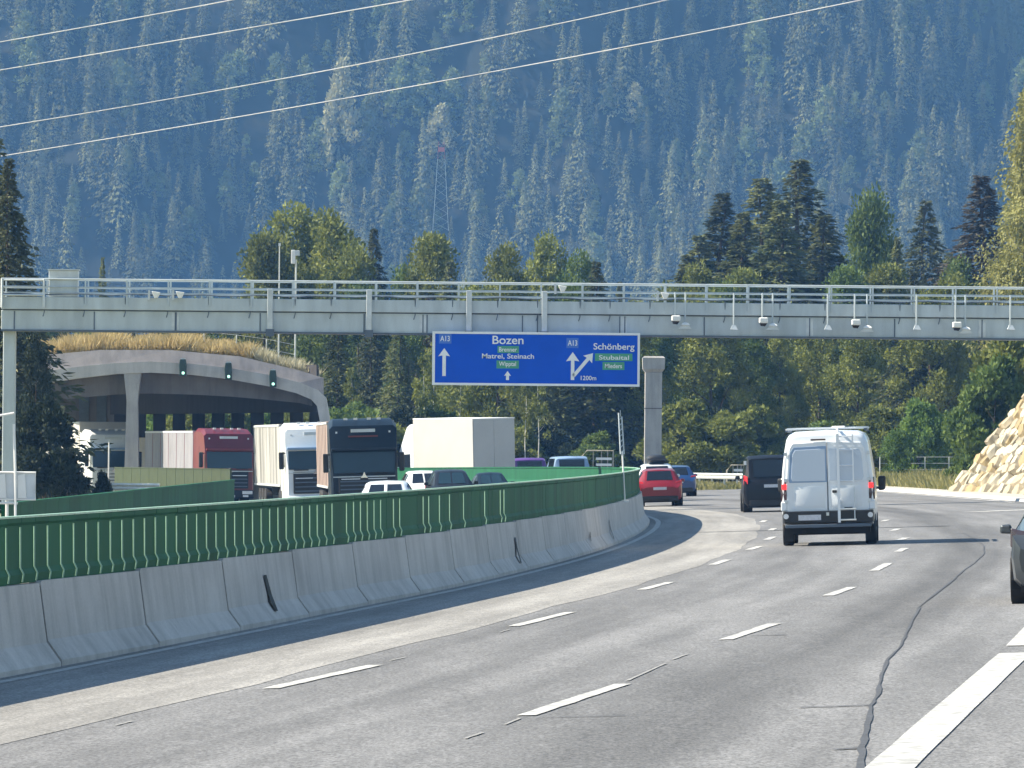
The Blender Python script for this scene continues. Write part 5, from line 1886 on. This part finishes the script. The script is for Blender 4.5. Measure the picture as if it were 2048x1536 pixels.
    # mirror on the right-hand side
    for s in (-1, 1):
        m = MB().loft([[(s * 1.06, 4.30, 1.16), (s * 1.22, 4.34, 1.18), (s * 1.22, 4.46, 1.18), (s * 1.06, 4.46, 1.16)], [(s * 1.06, 4.28, 1.50), (s * 1.24, 4.32, 1.50), (s * 1.24, 4.46, 1.50), (s * 1.06, 4.46, 1.50)]]).build('side_mirror', 'black_plastic', t, bevel=0.05)
        MB().box(min(s * 0.98, s * 1.10), max(s * 0.98, s * 1.10), 4.38, 4.44, 1.20, 1.26).build('mirror_arm', 'black_plastic', m)
    # cab glass
    panel.outward = Vector((0, 1, 0.3))
    panel(t, 'windshield', [(-0.80, 4.95, 1.60), (0.80, 4.95, 1.60), (0.70, 4.3, 2.20), (-0.70, 4.3, 2.20)], 'glass_dark', 0.10, 0.02)
    for s in (-1, 1):
        panel.outward = Vector((s, 0, 0))
        panel(t, 'side_window', [(s * 1.03, 3.5, 1.42), (s * 1.02, 4.5, 1.42), (s * 0.94, 4.2, 1.98), (s * 0.94, 3.5, 2.02)], 'glass_dark', 0.02, 0.03)


white_van()


# ---- trucks
def truck(name, label, px, y, cab, trailer, side_mat, Hc=3.6, Ht=3.95, Lt=13.0, ang=None, oncoming=True, visor=None, wscreen=(1.62, 2.45), trailer_z0=1.05, W=2.5, lower=None, headmat='lamp_clear', red_strip=False, skirt=None):
    x = (px - 1024) * y / F
    s = slope(y) if ang is None else ang
    rz = (PI - math.atan(s))
    t = thing(name, label, 'truck', (x, y, gz(x) + 0.004), rz, None, BANK if x > -12 else 0.0)
    # local frame: front at y = 0 facing +y, the rest behind at negative y
    w2 = W / 2

    def sec(yy, z0, z1, w, r):
        return [(w, yy, z0), (w, yy, z1 - r), (w - r, yy, z1), (-w + r, yy, z1), (-w, yy, z1 - r), (-w, yy, z0)]
    MB().loft([sec(-0.02, 0.55, wscreen[0] + 0.05, w2 - 0.10, 0.06), sec(-0.12, 0.50, wscreen[1] + 0.12, w2 - 0.02, 0.08), sec(-0.34, 0.48, Hc - 0.28, w2, 0.12), sec(-0.9, 0.48, Hc - 0.05, w2, 0.16), sec(-2.2, 0.48, Hc, w2, 0.16)]).build('cab', cab, t, smooth=30)
    panel.outward = Vector((0, 1, 0))
    panel(t, 'windshield', [(-w2 + 0.10, -0.01, wscreen[0]), (w2 - 0.10, -0.01, wscreen[0]), (w2 - 0.10, -0.14, wscreen[1]), (-w2 + 0.10, -0.14, wscreen[1])], 'glass_blue', 0.035, 0.02)
    MB().box(-w2 + 0.06, w2 - 0.06, -0.30, 0.10, wscreen[1] + 0.03, wscreen[1] + 0.14).build('sun_visor', visor or 'black_plastic', t, bevel=0.03)
    g_ = MB().box(-w2 + 0.30, w2 - 0.30, -0.06, 0.03, 0.78, wscreen[0] - 0.08).build('grille', lower or 'black_plastic', t, bevel=0.02)
    for k in range(4):
        z = 0.86 + k * (wscreen[0] - 1.0) / 4.2
        MB().box(-w2 + 0.36, w2 - 0.36, 0.03, 0.05, z, z + 0.05).build('slat', 'steel_dark', g_)
    b_ = MB().box(-w2 + 0.02, w2 - 0.02, -0.25, 0.08, 0.28, 0.70).build('bumper', lower or cab, t, bevel=0.06)
    for sx in (-1, 1):
        MB().box(min(sx * (w2 - 0.62), sx * (w2 - 0.10)), max(sx * (w2 - 0.62), sx * (w2 - 0.10)), 0.06, 0.10, 0.50, 0.66).build('headlight', headmat, t, bevel=0.03)
        MB().box(min(sx * 0.15, sx * 0.85), max(sx * 0.15, sx * 0.85), 0.052, 0.065, 1.40, 1.43).build('grille_strip', 'sign_white', g_)
        m = MB().box(min(sx * (w2 + 0.06), sx * (w2 + 0.26)), max(sx * (w2 + 0.06), sx * (w2 + 0.26)), -0.30, -0.16, wscreen[0] + 0.05, wscreen[1] - 0.05).build('side_mirror', 'black_plastic', t, bevel=0.04)
        MB().box(min(sx * (w2 - 0.05), sx * (w2 + 0.10)), max(sx * (w2 - 0.05), sx * (w2 + 0.10)), -0.26, -0.20, wscreen[1] - 0.12, wscreen[1] - 0.07).build('mirror_arm', 'black_plastic', m)
        panel.outward = Vector((sx, 0, 0))
        panel(t, 'side_window', [(sx * w2, -1.25, wscreen[0] + 0.1), (sx * w2, -0.4, wscreen[0] + 0.1), (sx * w2, -0.45, wscreen[1]), (sx * w2, -1.25, wscreen[1])], 'glass_dark', 0.012, 0.03)
        MB().box(min(sx * 0.95, sx * 1.02), max(sx * 0.95, sx * 1.02), -0.36, -0.26, Hc - 0.55, Hc - 0.48).build('marker_lamp', 'lamp_clear', t)
        for yy in (-1.35,):
            wheel(t, sx * (w2 - 0.16), yy, 0.5, 0.30, 'rim')
    panel.outward = Vector((0, 1, 0))
    MB().box(-0.45, 0.45, -0.30, -0.235, Hc - 0.52, Hc - 0.40).build('name_strip', 'steel_light', t)
    if red_strip:
        MB().box(-0.55, 0.55, -0.26, -0.20, Hc - 0.70, Hc - 0.64).build('red_strip', 'paint_crimson', t)
    for sx in (-1, 1):
        MB().box(sx * 0.62 - 0.30, sx * 0.62 + 0.30, 0.02, 0.05, wscreen[0] - 0.02, wscreen[0] + 0.02).build('wiper', 'rubber', t)
        MB().box(sx * 0.80 - 0.14, sx * 0.80 + 0.14, 0.08, 0.10, 0.36, 0.46).build('fog_lamp', headmat, t, bevel=0.02)
        MB().box(min(sx * (w2 - 0.02), sx * (w2 + 0.02)), max(sx * (w2 - 0.02), sx * (w2 + 0.02)), -1.20, -0.55, 0.55, 0.62).build('cab_step', 'steel_dark', t)
        MB().box(min(sx * (w2 - 0.01), sx * (w2 + 0.005)), max(sx * (w2 - 0.01), sx * (w2 + 0.005)), -1.34, -1.32, 0.9, Hc - 0.9).build('door_gap', 'underbody', t)
        MB().loft([[(sx * (w2 - 0.03), -2.22, 0.9), (sx * (w2 + 0.0), -2.22, 0.9), (sx * (w2 + 0.0), -2.22, Hc - 0.25), (sx * (w2 - 0.03), -2.22, Hc - 0.25)],
                   [(sx * (w2 - 0.03), -2.62, 0.9), (sx * (w2 + 0.0), -2.62, 0.9), (sx * (w2 + 0.0), -2.62, Hc - 0.15), (sx * (w2 - 0.03), -2.62, Hc - 0.15)]]).build('side_fairing', cab, t)
        for k in (0.25, 0.62):
            MB().box(sx * k - 0.07, sx * k + 0.07, -0.78, -0.68, Hc - 0.06, Hc + 0.02).build('roof_lamp', 'lamp_clear', t)
    MB().box(-w2 + 0.10, w2 - 0.10, 0.032, 0.045, wscreen[0] - 0.14, wscreen[0] - 0.10).build('trim_line', 'steel_light', t)
    MB().box(-0.26, 0.26, 0.082, 0.10, 0.34, 0.45).build('number_plate', 'plate_white', t)
    # star shaped badge low in the windscreen
    st_ = [(0.16 * (1 if k % 2 == 0 else 0.38) * math.sin(k * PI / 3), 0.16 * (1 if k % 2 == 0 else 0.38) * math.cos(k * PI / 3)) for k in range(6)]
    MB().loft([[(a, 0.03, wscreen[0] - 0.10 + b) for a, b in st_], [(a, 0.07, wscreen[0] - 0.10 + b) for a, b in st_]]).build('emblem', 'chrome', t)
    if trailer:
        y0, y1 = -2.75, -2.75 - Lt
        tr = MB().box(-w2, w2, y1, y0, trailer_z0, Ht).build('trailer', side_mat, t, bevel=0.03)
        for z in (trailer_z0 + 0.02, Ht - 0.10):
            for sx in (-1, 1):
                MB().box(min(sx * w2, sx * (w2 + 0.02)), max(sx * w2, sx * (w2 + 0.02)), y1 + 0.02, y0 - 0.02, z, z + 0.08).build('edge_rail', skirt or 'steel_light', tr)
        MB().box(-w2 + 0.1, w2 - 0.1, y0, y0 + 0.02, trailer_z0 + 0.05, Ht - 0.06).build('front_wall', trailer, tr)
        n = int(Lt / 1.6)
        for k in range(1, n):
            for sx in (-1, 1):
                MB().box(min(sx * w2, sx * (w2 + 0.012)), max(sx * w2, sx * (w2 + 0.012)), y0 - k * Lt / n - 0.03, y0 - k * Lt / n, trailer_z0 + 0.12, Ht - 0.12).build('strap', trailer, tr)
        if skirt:
            for sx in (-1, 1):
                MB().box(min(sx * (w2 - 0.05), sx * (w2 + 0.005)), max(sx * (w2 - 0.05), sx * (w2 + 0.005)), y1 + 1.0, y0 - 1.5, 0.45, trailer_z0 - 0.02).build('side_skirt', skirt, t)
        MB().box(-0.5, 0.5, y1, -1.0, 0.62, trailer_z0).build('chassis', 'underbody', t)
        for sx in (-1, 1):
            for yy in (-3.6, y1 + 2.0, y1 + 3.4, y1 + 4.8):
                wheel(t, sx * (w2 - 0.18), yy, 0.48, 0.32, 'rim')
    return t


truck('dark_blue_truck', 'dark blue oncoming truck, foremost of the trucks', 733, 222, 'paint_bluedark', 'paint_bluedark', 'tarp_pink', 3.66, 3.58, 13, -0.064, visor='paint_bluedark', red_strip=True, wscreen=(1.62, 2.42))
truck('white_truck', 'white oncoming truck with beige curtain trailer behind the dark blue truck', 637, 246, 'paint_white', 'tarp_beige', 'tarp_beige', 3.70, 3.66, 13, -0.125, wscreen=(1.75, 2.55), visor='paint_greyblue')
truck('red_truck', 'red oncoming truck with grey trailer leaving the gallery', 461, 296, 'paint_crimson', 'paint_red', 'tarp_grey', 3.75, 3.62, 11.0, -0.285, wscreen=(1.75, 2.6), visor='paint_crimson', lower='paint_bluedark', skirt='paint_white')
truck('white_truck', 'white oncoming truck in the left bay of the gallery', 230, 312, 'paint_white', 'box_white', 'box_white', 3.7, 4.1, 12.0, -0.30, wscreen=(1.7, 2.6), visor='paint_greyblue', lower='paint_white')


def box_truck():
    y = 300.0
    x = (992 - 1024) * y / F
    ang = math.radians(33)
    # rear of the box faces the camera, the truck drives away to the left
    t = thing('box_truck', 'white box truck driving away along the bend', 'truck', (x - 0.0, y, gz(x) + 0.004), ang, None, -BANK)
    w2 = 1.25
    L = 5.6
    top = at(992, 838, y).z - gz(x)
    bx = MB().box(-w2, w2, 0, L, 0.95, top).build('cargo_box', 'box_white', t, bevel=0.02)
    MB().box(-w2 + 0.06, -0.01, -0.02, 0.0, 1.05, top - 0.10).build('rear_door', 'box_white', bx)
    MB().box(0.01, w2 - 0.06, -0.02, 0.0, 1.05, top - 0.10).build('rear_door', 'box_white', bx)
    MB().box(-w2 - 0.01, w2 + 0.01, -0.01, L + 0.01, top - 0.002, top + 0.05).build('box_roof', 'white_plastic', bx, bevel=0.01)
    for sx in (-1, 1):
        MB().box(min(sx * w2, sx * (w2 + 0.015)), max(sx * w2, sx * (w2 + 0.015)), 0.01, L - 0.01, 0.96, 1.06).build('edge_rail', 'steel_light', bx)
        MB().box(sx * 0.95 - 0.12, sx * 0.95 + 0.12, -0.06, 0.0, 0.70, 0.86).build('tail_light', 'lamp_red', t)
        wheel(t, sx * 1.05, 1.2, 0.42, 0.3)
        wheel(t, sx * 1.05, 6.5, 0.42, 0.3)
    MB().box(-1.15, 1.15, 0.0, 0.10, 0.45, 0.62).build('underrun_bar', 'steel_light', t)
    MB().box(-0.5, 0.5, 0.1, 7.2, 0.55, 0.95).build('chassis', 'underbody', t)

    def sec(yy, z1, w):
        return [(w, yy, 0.5), (w, yy, z1 - 0.15), (w - 0.18, yy, z1), (-w + 0.18, yy, z1), (-w, yy, z1 - 0.15), (-w, yy, 0.5)]
    MB().loft([sec(L + 0.12, top - 0.20, 1.18), sec(L + 0.7, top - 0.28, 1.18), sec(L + 1.5, 2.55, 1.12), sec(L + 1.8, 1.7, 1.1), sec(L + 1.95, 1.2, 1.05)]).build('cab', 'paint_white', t, smooth=30)
    for sx in (-1, 1):
        panel.outward = Vector((sx, 0, 0))
        panel(t, 'side_window', [(sx * 1.18, L + 0.4, 1.5), (sx * 1.14, L + 1.3, 1.5), (sx * 1.14, L + 1.2, 2.2), (sx * 1.18, L + 0.4, 2.25)], 'glass_dark', 0.03, 0.03)
        m = MB().box(min(sx * 1.22, sx * 1.40), max(sx * 1.22, sx * 1.40), L + 1.35, L + 1.45, 1.55, 2.1).build('side_mirror', 'black_plastic', t, bevel=0.03)
        MB().box(min(sx * 1.05, sx * 1.25), max(sx * 1.05, sx * 1.25), L + 1.38, L + 1.42, 1.98, 2.03).build('mirror_arm', 'black_plastic', m)


box_truck()

# ------------------------------------------------------------------ haze: the blue air of the valley
mh = bpy.data.materials.new('haze')
mh.use_nodes = True
nt = mh.node_tree
nt.nodes.remove(nt.nodes['Principled BSDF'])
pv = nt.nodes.new('ShaderNodeVolumePrincipled')
pv.inputs['Color'].default_value = (0.17, 0.415, 0.91, 1)
pv.inputs['Density'].default_value = 0.00019
pv.inputs['Density Attribute'].default_value = ''
pv.inputs['Anisotropy'].default_value = 0.0
pv.inputs['Absorption Color'].default_value = (0.75, 0.85, 0.95, 1)
nt.links.new(pv.outputs[0], nt.nodes['Material Output'].inputs['Volume'])
try:
    mh.cycles.homogeneous_volume = True
except Exception:
    pass
MATS['haze'] = mh
o = MB().box(-640, 640, -60, 2320, -6, 420).build('haze', 'haze')
tag(o, 'blue haze in the valley air', 'haze', None, 'stuff')
